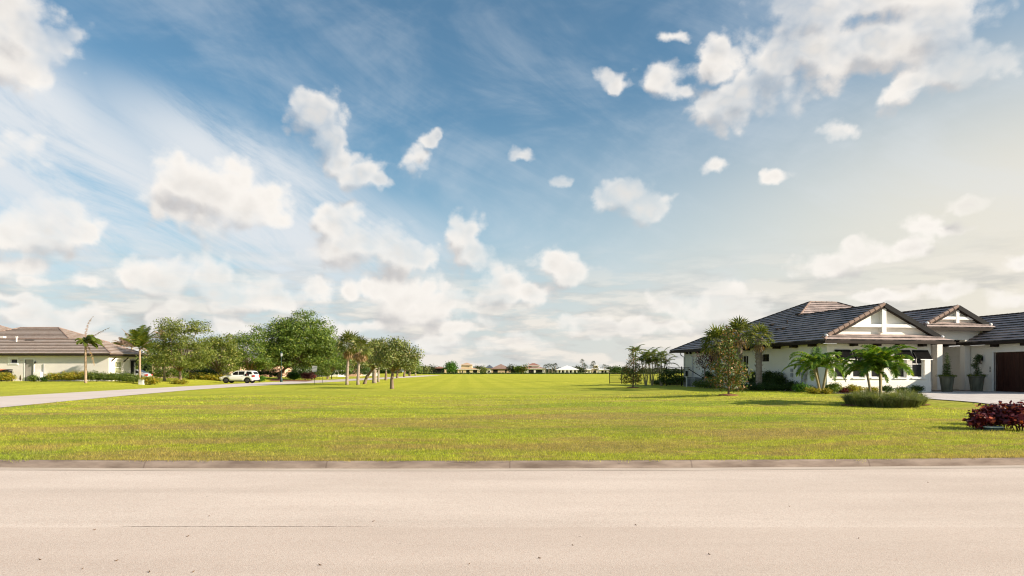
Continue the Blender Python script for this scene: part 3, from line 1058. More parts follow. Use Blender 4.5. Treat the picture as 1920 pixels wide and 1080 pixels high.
def frond(mb, base, az_, elev, length, droop=1.2, leaflet=0.45, n=26, width=0.045, hang=0.5, spine=0.018, curl=0.0, sparse=1.0, rnd=random, v_up=0.25):
    """a feather frond: arching rachis with leaflets on both sides"""
    pts = []
    p = Vector(base)
    e = elev
    a = az_
    seg = 14
    for i in range(seg + 1):
        pts.append(p.copy())
        d = Vector((cos(a) * cos(e), sin(a) * cos(e), sin(e)))
        p = p + d * (length / seg)
        e -= droop / seg * (0.4 + 1.2 * i / seg)
        a += curl / seg
    mb.tube(pts, [spine * (1 - 0.8 * i / seg) for i in range(seg + 1)], 4, False)
    for i in range(n):
        f = 0.14 + 0.86 * (i + 0.5) / n
        k = min(seg - 1, int(f * seg))
        q = pts[k].lerp(pts[k + 1], f * seg - k)
        T = (pts[k + 1] - pts[k]).normalized()
        side = T.cross(Vector((0, 0, 1)))
        if side.length < 0.05:
            side = Vector((-sin(az_), cos(az_), 0))
        side.normalize()
        up = side.cross(T)
        ll = leaflet * (sin(pi * min(1, 0.12 + f * 0.86)) ** 0.6) * rnd.uniform(0.85, 1.12)
        for s in (-1, 1):
            if rnd.random() > sparse:
                continue
            d = (side * s + T * 0.55 + up * v_up + Vector((rnd.uniform(-.12, .12), rnd.uniform(-.12, .12), rnd.uniform(-.12, .12)))).normalized()
            m1 = q + d * ll * 0.5
            d2 = (d + Vector((0, 0, -hang * 1.6))).normalized()
            e1 = m1 + d2 * ll * 0.55
            wv_ = T * width
            mb.add([q - wv_ * 0.4, q + wv_ * 0.4, m1 + wv_ * 0.5, m1 - wv_ * 0.5, e1], [(0, 1, 2, 3), (3, 2, 4)])


def fan(mb, base, az_, elev, petiole=0.7, size=0.6, n=16, droop=0.4, rnd=random):
    """a fan frond of a sabal palm: a stalk and a folded fan of narrow segments"""
    d = Vector((cos(az_) * cos(elev), sin(az_) * cos(elev), sin(elev)))
    hub = Vector(base) + d * petiole
    mb.tube([base, Vector(base).lerp(hub, 0.5) + Vector((0, 0, 0.04)), hub], [0.018, 0.013, 0.010], 4, False)
    side = d.cross(Vector((0, 0, 1)))
    if side.length < 0.05:
        side = Vector((1, 0, 0))
    side.normalize()
    up = side.cross(d).normalized()
    tw = rnd.uniform(-0.5, 0.5)
    side, up = side * cos(tw) + up * sin(tw), up * cos(tw) - side * sin(tw)
    for i in range(n):
        a = -1.75 + 3.5 * (i + 0.5) / n
        L = size * (0.75 + 0.35 * cos(a * 0.7)) * rnd.uniform(0.9, 1.1)
        dd = (d * cos(a) + side * sin(a)).normalized()
        w_ = side * cos(a) - d * sin(a)
        w_ = w_ * size * 0.075
        fold = up * size * 0.05 * (1 if i % 2 else -1)
        m1 = hub + dd * L * 0.62 + fold - Vector((0, 0, droop * L * 0.12))
        e1 = m1 + (dd * 0.7 + Vector((0, 0, -droop * (0.8 + abs(a) * 0.4)))).normalized() * L * 0.42
        mb.add([hub, m1 + w_, m1 - w_, e1], [(0, 1, 2), (1, 3, 2)])


def sabal(base, h, label, seed, crown=0.85, n=26, skirt=8, trunk_r=0.17, name='fan_palm', mat='sabal', group=None, boots=True, lean=(0, 0), bark='bark_grey', skirt_mat='frond_dry', segs=14):
    rnd = random.Random(seed)
    root = thing(name, label, 'palm tree', base, rnd.uniform(0, 6), group)
    tb = MB()
    k = 14
    pts, rr = [], []
    for i in range(k + 1):
        f = i / k
        pts.append((lean[0] * f * f, lean[1] * f * f, -0.1 + (h + 0.1) * f))
        rr.append(trunk_r * (1.12 - 0.18 * f + (0.10 if f < 0.06 else 0) + 0.05 * sin(i * 2.3)))
    tb.tube(pts, rr, 10)
    top = Vector(pts[-1])
    if boots:
        for i in range(70):
            f = rnd.uniform(0.42, 1.0)
            a = i * 2.4
            z = f * h
            c = Vector((lean[0] * f * f, lean[1] * f * f, z))
            r_ = trunk_r * 0.95
            o = c + Vector((cos(a), sin(a), 0)) * r_
            tb.bar(o, o + Vector((cos(a) * 0.10, sin(a) * 0.10, 0.20)), 0.07, 0.03)
    tb.build('trunk', M[bark], root, not boots)
    cb = MB()
    for i in range(n):
        a = i * 2.4 + rnd.uniform(-.2, .2)
        el_ = radians(78) - radians(105) * (i / n) ** 0.9
        fan(cb, top + Vector((0, 0, rnd.uniform(-.1, .12))), a, el_, crown * 0.55, crown * 0.62, segs, 0.25 + 0.5 * i / n, rnd)
    cb.build('crown', M[mat], root)
    if skirt:
        sb = MB()
        for i in range(skirt):
            a = i * 2.4 + rnd.uniform(-.3, .3)
            fan(sb, top - Vector((0, 0, 0.12)), a, radians(-35 - 40 * rnd.random()), crown * 0.40, crown * 0.50, 9, 1.1, rnd)
        sb.build('dead_fronds', M[skirt_mat], root)
    return root


def palm_clump(base, trunks, label, seed, mat='frond_lush', name='clumping_palm', crown_l=1.3, n=9, leaflet=0.38, tr=0.06, elev0=70, droop=1.7, hang=0.55, nl=26, width=0.04, group=None, dry=0):
    """trunks: list of tip offsets (dx, dy, z) from the base"""
    rnd = random.Random(seed)
    root = thing(name, label, 'palm tree', base, 0, group)
    for j, tp in enumerate(trunks):
        tp = Vector(tp)
        b0 = Vector((tp.x * 0.12, tp.y * 0.12, -0.1))
        tb = MB()
        pts = [b0.lerp(tp, f) + Vector((tp.x * 0.25 * (f * f - f), tp.y * 0.25 * (f * f - f), 0)) for f in (0, 0.06, 0.25, 0.5, 0.75, 1)]
        tb.tube(pts, [tr * 1.7, tr * 1.3, tr, tr * 0.92, tr * 0.9, tr * 1.15], 8)
        tb.build('trunk', M['bark_green'], root, True)
        cb = MB()
        db = MB()
        for i in range(n):
            a = i * 2.4 + rnd.uniform(-.25, .25) + j
            el_ = radians(elev0) - radians(62) * (i / n)
            frond(cb, tp, a, el_, crown_l * rnd.uniform(0.85, 1.1), droop * (0.7 + 0.4 * rnd.random()), leaflet, nl, width, hang, 0.016, rnd=rnd, v_up=0.45)
        cb.build('crown', M[mat], root)
        for i in range(dry):
            frond(db, tp - Vector((0, 0, 0.1)), rnd.uniform(0, 6.3), radians(-10), crown_l * 0.8, 1.2, leaflet * 0.8, 14, 0.03, 0.8, 0.016, rnd=rnd)
        if dry:
            db.build('dead_fronds', M['frond_dead'], root)
    return root

# ------------------------------------------------------------------ roofs and walls
def clip(poly, n, d):
    """part of poly where n.p >= d"""
    out = []
    for i in range(len(poly)):
        a, b_ = poly[i], poly[(i + 1) % len(poly)]
        da, db = n.dot(a) - d, n.dot(b_) - d
        if da >= 0:
            out.append(a)
        if (da >= 0) != (db >= 0):
            out.append(a.lerp(b_, da / (da - db)))
    return out


def tiles(mb, poly, row=0.42, lift=0.03, butt=0.07):
    """courses of flat tile over a planar slope: every course overlaps the one below it"""
    poly = [Vector(p) for p in poly]
    nrm = Vector((0, 0, 0))
    for i in range(len(poly)):
        nrm += (poly[i] - poly[0]).cross(poly[(i + 1) % len(poly)] - poly[0])
    nrm.normalize()
    if nrm.z < 0:
        nrm = -nrm
        poly = poly[::-1]
    e = Vector((0, 0, 1)).cross(nrm)
    e.normalize()
    up = nrm.cross(e)
    ts_ = [up.dot(p) for p in poly]
    t0, t1 = min(ts_), max(ts_)
    k = 0
    t_ = t0
    while t_ < t1 - 0.01:
        q = clip(clip(poly, up, t_), -up, -(t_ + row))
        if len(q) >= 3:
            vs = [p + nrm * (lift + butt * (1 - (up.dot(p) - t_) / row)) for p in q]
            uv = [[(e.dot(p), up.dot(p) - t0 + 0.001) for p in q]]
            mb.add(vs, [tuple(range(len(q)))], uv)
            lo = [p for p in q if up.dot(p) < t_ + 1e-4]
            if len(lo) >= 2:
                lo.sort(key=lambda p: e.dot(p))
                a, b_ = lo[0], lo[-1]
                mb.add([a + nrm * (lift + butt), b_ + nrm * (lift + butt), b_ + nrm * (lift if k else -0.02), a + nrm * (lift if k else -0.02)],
                       [(3, 2, 1, 0)], [[(e.dot(a), 0.0)] * 4])  # butt face gets the dark joint colour: a painted shadow line under each course
        t_ += row
        k += 1
    return nrm


def slab(mb, poly, th=0.16, drop=0.0):
    """deck under a slope: gives the eave its fascia and soffit"""
    poly = [Vector(p) - Vector((0, 0, drop)) for p in poly]
    mb.prism(poly, (0, 0, -th))


def ridge_tiles(mb, a, b_, r=0.10, step=0.38):
    a, b_ = Vector(a), Vector(b_)
    n = max(1, int((b_ - a).length / step))
    for i in range(n):
        p, q = a.lerp(b_, i / n), a.lerp(b_, (i + 1.06) / n)
        mb.tube([p, q], [r * 1.12, r * 0.92], 8)


def wall(mb, a, b_, z0, z1, th, holes=()):
    """upright wall from a to b_ (plan points), thickness pushed to the left of a->b_; holes (s0, s1, z0, z1)"""
    a, b_ = Vector((a[0], a[1], 0)), Vector((b_[0], b_[1], 0))
    L = (b_ - a).length
    d = (b_ - a) / L
    n = Vector((-d.y, d.x, 0))

    def blk(s0, s1, q0, q1):
        if s1 - s0 < 1e-4 or q1 - q0 < 1e-4:
            return
        c = a + d * (s0 + s1) / 2 + n * th / 2 + Vector((0, 0, (q0 + q1) / 2))
        mb.obox(c, d * (s1 - s0) / 2, n * th / 2, Vector((0, 0, (q1 - q0) / 2)))
    cuts = sorted(holes)
    s = 0
    for h in cuts:
        blk(s, h[0], z0, z1)
        blk(h[0], h[1], z0, h[2])
        blk(h[0], h[1], h[3], z1)
        s = h[1]
    blk(s, L, z0, z1)


def window(parent, a, b_, hole, inset=0.2, muntins=(1, 1), frame='trim', glass='glass', sash=True, fw=0.06, sill=True, name='window', label=None):
    """a window set back in a hole of the wall a->b_ (outer face on the line, wall to the left)"""
    a, b_ = Vector((a[0], a[1], 0)), Vector((b_[0], b_[1], 0))
    d = (b_ - a).normalized()
    n = Vector((-d.y, d.x, 0))
    s0, s1, z0, z1 = hole

    def pt(s, z, o):
        return a + d * s + n * o + Vector((0, 0, z))
    fb = MB()

    def bar(sa, sb, za, zb, o, th=0.05):
        fb.obox(pt((sa + sb) / 2, (za + zb) / 2, o + th / 2), d * (sb - sa) / 2, n * th / 2, Vector((0, 0, (zb - za) / 2)))
    bar(s0, s0 + fw, z0, z1, inset)
    bar(s1 - fw, s1, z0, z1, inset)
    bar(s0 + fw, s1 - fw, z0, z0 + fw, inset)
    bar(s0 + fw, s1 - fw, z1 - fw, z1, inset)
    zm = (z0 + z1) / 2
    if sash:
        bar(s0 + fw, s1 - fw, zm - 0.03, zm + 0.03, inset)
        for k in range(1, muntins[0] + 1):
            s_ = s0 + (s1 - s0) * k / (muntins[0] + 1)
            bar(s_ - 0.012, s_ + 0.012, zm + 0.03, z1 - fw, inset + 0.005, 0.03)
    else:
        for k in range(1, muntins[0] + 1):
            s_ = s0 + (s1 - s0) * k / (muntins[0] + 1)
            bar(s_ - 0.012, s_ + 0.012, z0 + fw, z1 - fw, inset + 0.005, 0.03)
    f = fb.build(name, M[frame], parent)
    if label:
        f['label'] = label
    g = MB()
    g.obox(pt((s0 + s1) / 2, zm, inset + 0.04), d * (s1 - s0) / 2, n * 0.005, Vector((0, 0, (z1 - z0) / 2)))
    g.build('pane', M[glass], f)
    if sill:
        s_ = MB()
        s_.obox(pt((s0 + s1) / 2, z0 - 0.045, -0.03), d * ((s1 - s0) / 2 + 0.06), n * 0.055, Vector((0, 0, 0.04)))
        s_.build('sill', M['trim'], f)
    return f


# ------------------------------------------------------------------ the white house on the right
HB = Vector((20.3, 44.0, 0.2))
HR = math.atan2(0.178, 0.984)
house = thing('house', 'low white stucco house with dark grey tiled roof and two front gables at right', 'house', HB, HR)


def hl(px, py, plane, val):
    """photo pixel -> local point of the house on plane u=val or v=val"""
    cR, sR = cos(HR), sin(HR)
    dx, dy = (px - 960) / F, 1.0
    # local = R^-1 (t*(dx,dy) - HB)
    ux, uy = dx * cR + dy * sR, -dx * sR + dy * cR
    ox, oy = -(HB.x * cR + HB.y * sR), -(-HB.x * sR + HB.y * cR)
    t_ = (val - ox) / ux if plane == 'u' else (val - oy) / uy
    return Vector((ox + t_ * ux, oy + t_ * uy, EYE + (HOR - py) / F * t_ - HB.z))


S = 0.505
ZE = 3.40            # tile plane at the eave above the pad


def zl(u):
    return ZE + S * (u + 0.55)


# main walls
wb = MB()
WT = 3.22
side_h = []
for (x0, x1, y0, y1) in ((1391.5, 1403, 666, 706), (1429, 1442, 664, 678), (1331, 1341, 664, 680)):
    pa, pb = hl(x0, y1, 'u', 0), hl(x1, y0, 'u', 0)
    side_h.append((21.6 - pa.y, 21.6 - pb.y, pa.z, pb.z))
# the side wall runs from the back corner to the front corner so that its body is on the left (inside)
wall(wb, (0, 21.6), (0, 0.25), -0.3, WT, 0.25, side_h)
wp_h = []
for x0 in (1565.5, 1599.5, 1634, 1677, 1710.5):
    pa, pb = hl(x0, 708, 'v', 0), hl(x0 + 23.3, 657, 'v', 0)
    wp_h.append((pa.x, pb.x, pa.z, pb.z))
wall(wb, (0, 0), (7.64, 0), -0.3, WT, 0.25, wp_h)
wall(wb, (7.64, 0.25), (7.64, 4.2), -0.3, WT, 0.25)
# plinth band under the windows
wb.box(-0.02, 7.66, -0.035, 0.0, -0.3, 0.78)
wb.box(-0.035, 0.0, -0.035, 21.6, -0.3, 0.10)
# back wall, garage wing and entry
wall(wb, (19.5, 21.6), (0.25, 21.6), -0.3, WT, 0.25)
wall(wb, (19.5, 4.0), (19.5, 21.6), -0.3, WT, 0.25)
GU = 12.2
gd0, gd1 = -0.32, -5.2
wall(wb, (GU, 4.2), (GU, -7.4), -0.3, WT, 0.30, [(4.2 - gd0, 4.2 - gd1, -0.3, 2.70)])
wall(wb, (GU + 0.3, -7.4), (19.8, -7.4), -0.3, WT, 0.25)
wall(wb, (19.8, -7.15), (19.8, 4.0), -0.3, WT, 0.25)
# entry: recessed back wall and the tall header over the columns
EP = 0.15
door_h = (9.7, 10.4, 0.35, 2.0)
eb = hl(1767, 703, 'v', 4.2)
ec = hl(1779, 663, 'v', 4.2)
wall(wb, (7.64, 4.2), (GU, 4.2), -0.3, 4.3, 0.25, [(eb.x - 7.64, ec.x - 7.64, eb.z, ec.z)])
wb.box(7.9, 14.6, 1.52, 1.90, 3.62, 4.62)
wb.box(7.9, 8.2, 1.9, 4.2, 3.0, 4.3)
# gable walls
for (uc, hwid, v_, zb_) in ((4.17, 4.17, 0.30, ZE + 0.22), (11.15, 2.6, 1.78, 4.66)):
    zt = zb_ + S * hwid
    wb.prism([(uc - hwid, v_, zb_ - 0.02), (uc + hwid, v_, zb_ - 0.02), (uc, v_, zt - 0.02)], (0, 0.2, 0))
wb.build('wall', M['stucco'], house)

for i, h in enumerate(side_h):
    window(house, (0, 21.6), (0, 0), h, 0.08, (1, 1), sash=(i == 0), glass='glass', frame='trim' if i == 0 else 'black', sill=(i == 0))
for h in wp_h:
    window(house, (0, 0), (7.64, 0), h, 0.18, (1, 1))
window(house, (7.64, 4.2), (GU, 4.2), (eb.x - 7.64, ec.x - 7.64, eb.z, ec.z), 0.06, (1, 1), label='entry window behind the left planter')

# awning shutters: slatted dark panels held out by a stay
for h in wp_h:
    u0, u1 = h[0] - 0.03, h[1] + 0.17
    zt, zb_ = 2.80, 2.22
    out_ = 0.42
    sb = MB()
    fr = 0.05
    for u_ in (u0, u1):
        sb.bar((u_, -0.05, zt), (u_, -0.05 - out_, zb_), fr, 0.035)
    sb.bar((u0, -0.05, zt), (u1, -0.05, zt), 0.07, 0.06)
    n = 15
    for k in range(1, n):
        f_ = k / n
        y_, z_ = -0.05 - out_ * f_, zt + (zb_ - zt) * f_
        sb.obox(((u0 + u1) / 2, y_, z_), ((u1 - u0) / 2 - 0.02, 0, 0), (0, 0.022, -0.028), (0, 0.003, 0.003))
    shp = sb.build('awning_shutter', M['black'], house)
    st = MB()
    st.bar((u0 + 0.25, -0.06 - out_, zb_ - 0.02), (u1 + 0.02, -0.06 - out_, zb_ - 0.02), 0.04, 0.05)
    st.build('bottom_rail', M['trim'], shp)
    st = MB()
    for u_ in (u0 + 0.3,):
        st.bar((u_, -0.07 - out_ * 0.9, zb_ + 0.02), (u_, -0.0, zb_ - 0.35), 0.02)
    st.build('stay', M['black'], shp)

# roof slopes (local coordinates)
P_slopes = []
ZR = zl(6.95)
P1v = 12.17 - (6.95 - 4.17)
left = [(-0.55, -0.55, ZE), (0, 0, zl(0)), (4.17, 0, zl(4.17)), (4.17, P1v, zl(4.17)), (6.95, 12.17, ZR), (1.85, 19.5, zl(1.85)), (1.85, 21.17, zl(1.85)), (-0.55, 23.57, ZE)]
front1 = [(-0.55, -0.55, ZE), (8.89, -0.55, ZE), (8.34, 0.0, zl(0)), (0, 0.0, zl(0))]
pent1 = [(0, 0.001, zl(0)), (8.34, 0.001, zl(0)), (8.0, 0.32, zl(0.32)), (0.34, 0.32, zl(0.32))]
right1 = [(8.34, 0, zl(0)), (8.89, -0.55, ZE), (8.89, 1.6, ZE), (7.45, 2.2, zl(0.89)), (7.45, 9.4, zl(0.89)), (4.17, 9.4, zl(4.17)), (4.17, 0, zl(4.17))]
frontM = [(6.95, 12.17, ZR), (4.17, P1v, zl(4.17)), (4.17, 5.3, ZR - S * 6.87), (16.3, 5.3, ZR - S * 6.87), (9.45, 12.17, ZR)]
rightM = [(9.45, 12.17, ZR), (16.3, 5.3, ZR - S * 6.85), (16.9, 21.0, ZR - S * 7.45), (14.0, 19.5, ZR - S * 4.55)]
backM = [(6.95, 12.17, ZR), (9.45, 12.17, ZR), (14.0, 19.5, zl(1.85)), (1.85, 19.5, zl(1.85))]
backM2 = [(1.85, 19.5, zl(1.85)), (14, 19.5, zl(1.85)), (14, 23.57, ZE), (-0.55, 23.57, ZE), (1.85, 21.17, zl(1.85))]
# entry gable
ZG = 5.90
UG = 11.15
e0, e1 = UG - 2.95, UG + 2.95


def zg(u):
    return ZG - S * abs(u - UG)


VP_ = 1.0
front2 = [(e0, VP_, zg(e0)), (e1 + 0.1, VP_, zg(e1)), (e1 - 0.45, VP_ + 0.55, zg(e1 - 0.55)), (e0 + 0.55, VP_ + 0.55, zg(e0 + 0.55))]
pent2 = [(e0 + 0.55, VP_ + 0.551, zg(e0 + 0.55)), (e1 - 0.45, VP_ + 0.551, zg(e1 - 0.55)), (e1 - 0.8, VP_ + 0.85, zg(e1 - 0.85)), (e0 + 0.85, VP_ + 0.85, zg(e0 + 0.85))]
left2 = [(e0, VP_, zg(e0)), (e0 + 0.55, VP_ + 0.5, zg(e0 + 0.55)), (UG, VP_ + 0.5, ZG), (UG, 9.0, ZG), (7.35, 9.0, zg(7.35)), (7.35, 2.4, zg(7.35)), (e0, 2.2, zg(e0))]
right2 = [(UG, VP_ + 0.5, ZG), (e1 - 0.55, VP_ + 0.5, zg(e1 - 0.55)), (e1 + 0.1, VP_, zg(e1)), (e1, 9.0, zg(e1)), (UG, 9.0, ZG)]
# garage wing: eave faces the court
ga, gr = GU - 0.5, GU + 3.5
leftG = [(ga, 1.5, ZE), (ga, -8.0, ZE), (gr, -4.0, ZE + S * 4), (gr, 6.2, ZE + S * 4), (GU + 2.2, 6.2, ZE + S * 2.7), (GU, 2.0, ZE + S * 0.5)]
leftG = [(ga, 1.5, ZE), (ga, -8.0, ZE), (gr, -4.0, ZE + S * 4), (gr, 6.2, ZE + S * 4), (ga, 6.2, ZE)]
frontG = [(ga, -8.0, ZE), (gr + 4.8, -8.0, ZE), (gr + 0.8, -4.0, ZE + S * 4), (gr, -4.0, ZE + S * 4)]
rightG = [(gr, -4.0, ZE + S * 4), (gr + 0.8, -4.0, ZE + S * 4), (gr + 4.8, -8.0, ZE), (gr + 4.8, 8.0, ZE), (gr + 0.8, 8.0, ZE + S * 4), (gr, 8.0, ZE + S * 4)]
rb, fb = MB(), MB()
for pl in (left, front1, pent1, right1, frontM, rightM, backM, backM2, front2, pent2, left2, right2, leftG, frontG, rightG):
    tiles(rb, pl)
for pl in (left, front1, right1, frontM, rightM, front2, left2, right2, leftG, frontG, rightG, backM2):
    slab(fb, pl, 0.15, 0.0)
# thin second board under the eaves for a stepped fascia
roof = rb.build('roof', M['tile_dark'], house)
# rake boards: the gable ends
for (uc, hw_, v_, zt, zb_) in ((4.17, 4.4, 0.0, zl(4.17), 0), (UG, 2.6, VP_ + 0.5, ZG, 0)):
    for s_ in (-1, 1):
        a = Vector((uc, v_ - 0.02, zt - 0.10))
        b_ = Vector((uc + s_ * hw_, v_ - 0.02, zt - 0.10 - S * hw_))
        fb.bar(a, b_, 0.05, 0.20, up=(0, 0, 1))
fb.build('fascia', M['fascia'], house)
for (uc, hw_, v_, zt) in ((4.17, 4.45, 0.0, zl(4.17)), (UG, 2.65, VP_ + 0.5, ZG)):
    rt = MB()
    ridge_tiles(rt, (uc - hw_, v_ + 0.02, zt + 0.05 - S * hw_), (uc, v_ + 0.02, zt + 0.06), 0.125, 0.40)
    rt.build('rake_tiles', M['ridge'], roof)
    rt = MB()
    rt.bar((uc + 0.02, v_ - 0.05, zt - 0.02), (uc + hw_ + 0.02, v_ - 0.05, zt - 0.02 - S * hw_), 0.08, 0.30)
    rt.build('rake_board', M['black'], roof)
for a, b_, mt in (((4.17, 0.1, zl(4.17)), (4.17, P1v, zl(4.17)), 'fascia'), ((6.95, 12.17, ZR), (9.45, 12.17, ZR), 'ridge'), ((4.17, P1v, zl(4.17)), (6.95, 12.17, ZR), 'ridge'),
                  ((16.3, 5.3, ZR - S * 6.87), (9.45, 12.17, ZR), 'fascia'), ((1.85, 19.5, zl(1.85)), (6.95, 12.17, ZR), 'fascia'), ((1.85, 21.17, zl(1.85)), (1.85, 19.5, zl(1.85)), 'fascia'),
                  ((-0.55, 23.57, ZE), (1.85, 21.17, zl(1.85)), 'fascia'), ((UG, 1.6, ZG), (UG, 9.0, ZG), 'fascia'), ((gr, -4, ZE + S * 4), (gr, 6.2, ZE + S * 4), 'fascia'), ((ga, -8, ZE), (gr, -4, ZE + S * 4), 'fascia'),
                  ((-0.55, -0.55, ZE), (0, 0, zl(0)), 'ridge')):
    rt = MB()
    ridge_tiles(rt, Vector(a) + Vector((0, 0, 0.05)), Vector(b_) + Vector((0, 0, 0.05)), 0.085, 0.42)
    rt.build('ridge_tiles', M[mt], roof)
# eave gutters
for a, b_ in (((-0.60, -0.60), (-0.60, 23.6)), ((-0.60, -0.60), (8.95, -0.60)), ((e0, VP_ - 0.05), (e1 + 0.12, VP_ - 0.05)), ((ga - 0.05, 1.5), (ga - 0.05, -8.0))):
    z_ = ZE - 0.10 if b_[1] != VP_ - 0.05 else zg(e0) - 0.10
    rt = MB()
    rt.bar((a[0], a[1], z_), (b_[0], b_[1], z_), 0.11, 0.17)
    rt.build('gutter', M['fascia'], roof)
# white end caps at the gable corners
for p in ((-0.1, -0.05, zl(-0.1) + 0.08), (8.45, -0.08, zl(-0.1) + 0.06), (e0 + 0.45, VP_ + 0.45, zg(e0 + 0.45) + 0.08), (e1 - 0.4, VP_ + 0.42, zg(e1 - 0.4) + 0.08)):
    cp = MB()
    cp.lathe(p, [(0.10, -0.08), (0.13, 0.0), (0.10, 0.09), (0.03, 0.13)], 10)
    cp.build('end_cap', M['pale_metal'], roof)
# vents on the left slope
for (px, py, s_) in ((1449, 611, 0.30), (1459, 619.5, 0.26), (1470, 618, 0.26), (1476, 608, 0.10), (1499, 592, 0.3)):
    # meet of the sight line with the left slope
    best = None
    for k in range(400):
        u_ = k * 0.02
        q = hl(px, py, 'u', u_)
        if best is None or abs(q.z - zl(u_)) < best[0]:
            best = (abs(q.z - zl(u_)), q)
    q = best[1]
    vb = MB()
    if s_ > 0.2:
        vb.box(-0.10, 0.16, -s_ / 2, s_ / 2, -0.02, 0.16)
        vb.bar((-0.16, -s_ / 2 - 0.05, 0.10), (-0.16, s_ / 2 + 0.05, 0.10), 0.22, 0.05)
    else:
        vb.tube([(0, 0, -0.1), (0, 0, 0.35)], 0.05, 8)
    o = vb.build('roof_vent', M['fascia'], roof)
    o.location = q
# brackets under the eaves
BK = [(1.75 + k * 1.68 - 0.14, 1.75 + k * 1.68 + 0.14, -0.50, 0.0, WT - 0.16, WT + 0.03) for k in range(4)]
BK += [(-0.50, 0.0, 1.07 + k * 2.1, 1.33 + k * 2.1, WT - 0.16, WT + 0.03) for k in range(10)]
BK += [(9.15 + k * 1.22, 9.45 + k * 1.22, 1.04, 1.52, 4.28, 4.45) for k in range(4)]
BK += [(GU - 0.46, GU, -0.73 - k * 2.2, -0.47 - k * 2.2, WT - 0.16, WT + 0.03) for k in range(3)]
for q in BK:
    bb = MB()
    bb.box(*q)
    bb.build('eave_bracket', M['fascia'], house)
# gable timbers
for (uc, v_, zt, beam_z, hw_, pw_, lo) in ((4.17, -0.0, zl(4.17) - 0.22, 4.32, 2.35, 0.30, 4.00), (UG, VP_ + 0.50, ZG - 0.2, 5.03, 1.55, 0.24, 4.78)):
    gb = MB()
    gb.box(uc - pw_ / 2, uc + pw_ / 2, v_, v_ + 0.29, lo, zt - 0.02)
    hb = MB()
    z_ = beam_z
    h_ = 0.20
    wtop = (zt - (z_ + h_)) / S - 0.10
    wbot = (zt - z_) / S - 0.05
    hb.prism([(uc - wbot, v_ + 0.02, z_), (uc - pw_ / 2, v_ + 0.02, z_), (uc - pw_ / 2, v_ + 0.02, z_ + h_), (uc - wtop, v_ + 0.02, z_ + h_)], (0, 0.2, 0))
    hb.prism([(uc + pw_ / 2, v_ + 0.02, z_), (uc + wbot, v_ + 0.02, z_), (uc + wtop, v_ + 0.02, z_ + h_), (uc + pw_ / 2, v_ + 0.02, z_ + h_)], (0, 0.2, 0))
    gb.build('gable_post', M['trim'], house)
    hb.build('gable_beam', M['trim'], house)
# porch floor and columns
pb_ = MB()
pb_.box(7.95, GU - 0.02, 1.25, 4.2, -0.25, 0.13)
pb_.build('porch_floor', M['kerb'], house)
for u0_ in (9.50, 11.72):
    cb = MB()
    cb.box(u0_, u0_ + 0.42, 1.50, 1.92, 0.13, 3.62)
    cb.box(u0_ - 0.03, u0_ + 0.45, 1.47, 1.95, 0.13, 0.30)
    cb.box(u0_ - 0.03, u0_ + 0.45, 1.47, 1.95, 3.42, 3.60)
    cb.build('column', M['stucco'], house)
db = MB()
db.box(7.92, 8.02, 0.6, 1.5, -0.2, 3.1)
db.build('side_screen', M['black'], house)
# front door seen past the column
# garage door with raised boards
gb = MB()
for k in range(25):
    v0_ = gd1 + (gd0 - gd1) * k / 25
    gb.box(GU + 0.16 + (0.006 if k % 2 else 0), GU + 0.22, v0_ + 0.006, v0_ + (gd0 - gd1) / 25 - 0.006, -0.02, 2.70)
gb.box(GU + 0.19, GU + 0.24, gd1, gd0, -0.02, 2.70)
gdo = gb.build('garage_door', M['garage'], house)
fb2 = MB()
fb2.box(GU - 0.03, GU + 0.14, gd0, gd0 + 0.10, -0.2, 2.82)
fb2.box(GU - 0.03, GU + 0.14, gd1 - 0.1, gd1, -0.2, 2.82)
fb2.box(GU - 0.03, GU + 0.14, gd1, gd0, 2.72, 2.82)
fb2.build('frame', M['trim'], gdo)
# small dark plate beside the garage door
q = hl(1856.5, 692.5, 'u', GU - 0.03)
nb = MB()
for k in range(4):
    nb.box(q.x - 0.012, q.x, q.y - 0.035, q.y + 0.035, q.z - 0.19 + k * 0.10, q.z - 0.12 + k * 0.10)
nb.build('number_plate', M['black'], house)
# lantern on the court wall
q = hl(1842, 675, 'u', GU)
lb = MB()
lb.box(q.x - 0.05, q.x, q.y - 0.06, q.y + 0.06, q.z - 0.05, q.z + 0.25)
lb.bar((q.x - 0.02, q.y, q.z + 0.15), (q.x - 0.22, q.y, q.z + 0.24), 0.03)
for i in (-1, 1):
    for j in (-1, 1):
        lb.bar((q.x - 0.22 + i * 0.085, q.y + j * 0.085, q.z - 0.22), (q.x - 0.22 + i * 0.11, q.y + j * 0.11, q.z + 0.14), 0.022)
lb.box(q.x - 0.32, q.x - 0.12, q.y - 0.10, q.y + 0.10, q.z - 0.25, q.z - 0.21)
lb.lathe((q.x - 0.22, q.y, q.z + 0.14), [(0.17, 0), (0.16, 0.03), (0.05, 0.13), (0.02, 0.17)], 8)
la = lb.build('wall_lantern', M['black'], house)
lb = MB()
lb.lathe((q.x - 0.22, q.y, q.z - 0.2), [(0.07, 0), (0.09, 0.32)], 8)
lb.build('lantern_glass', M['glass'], la)
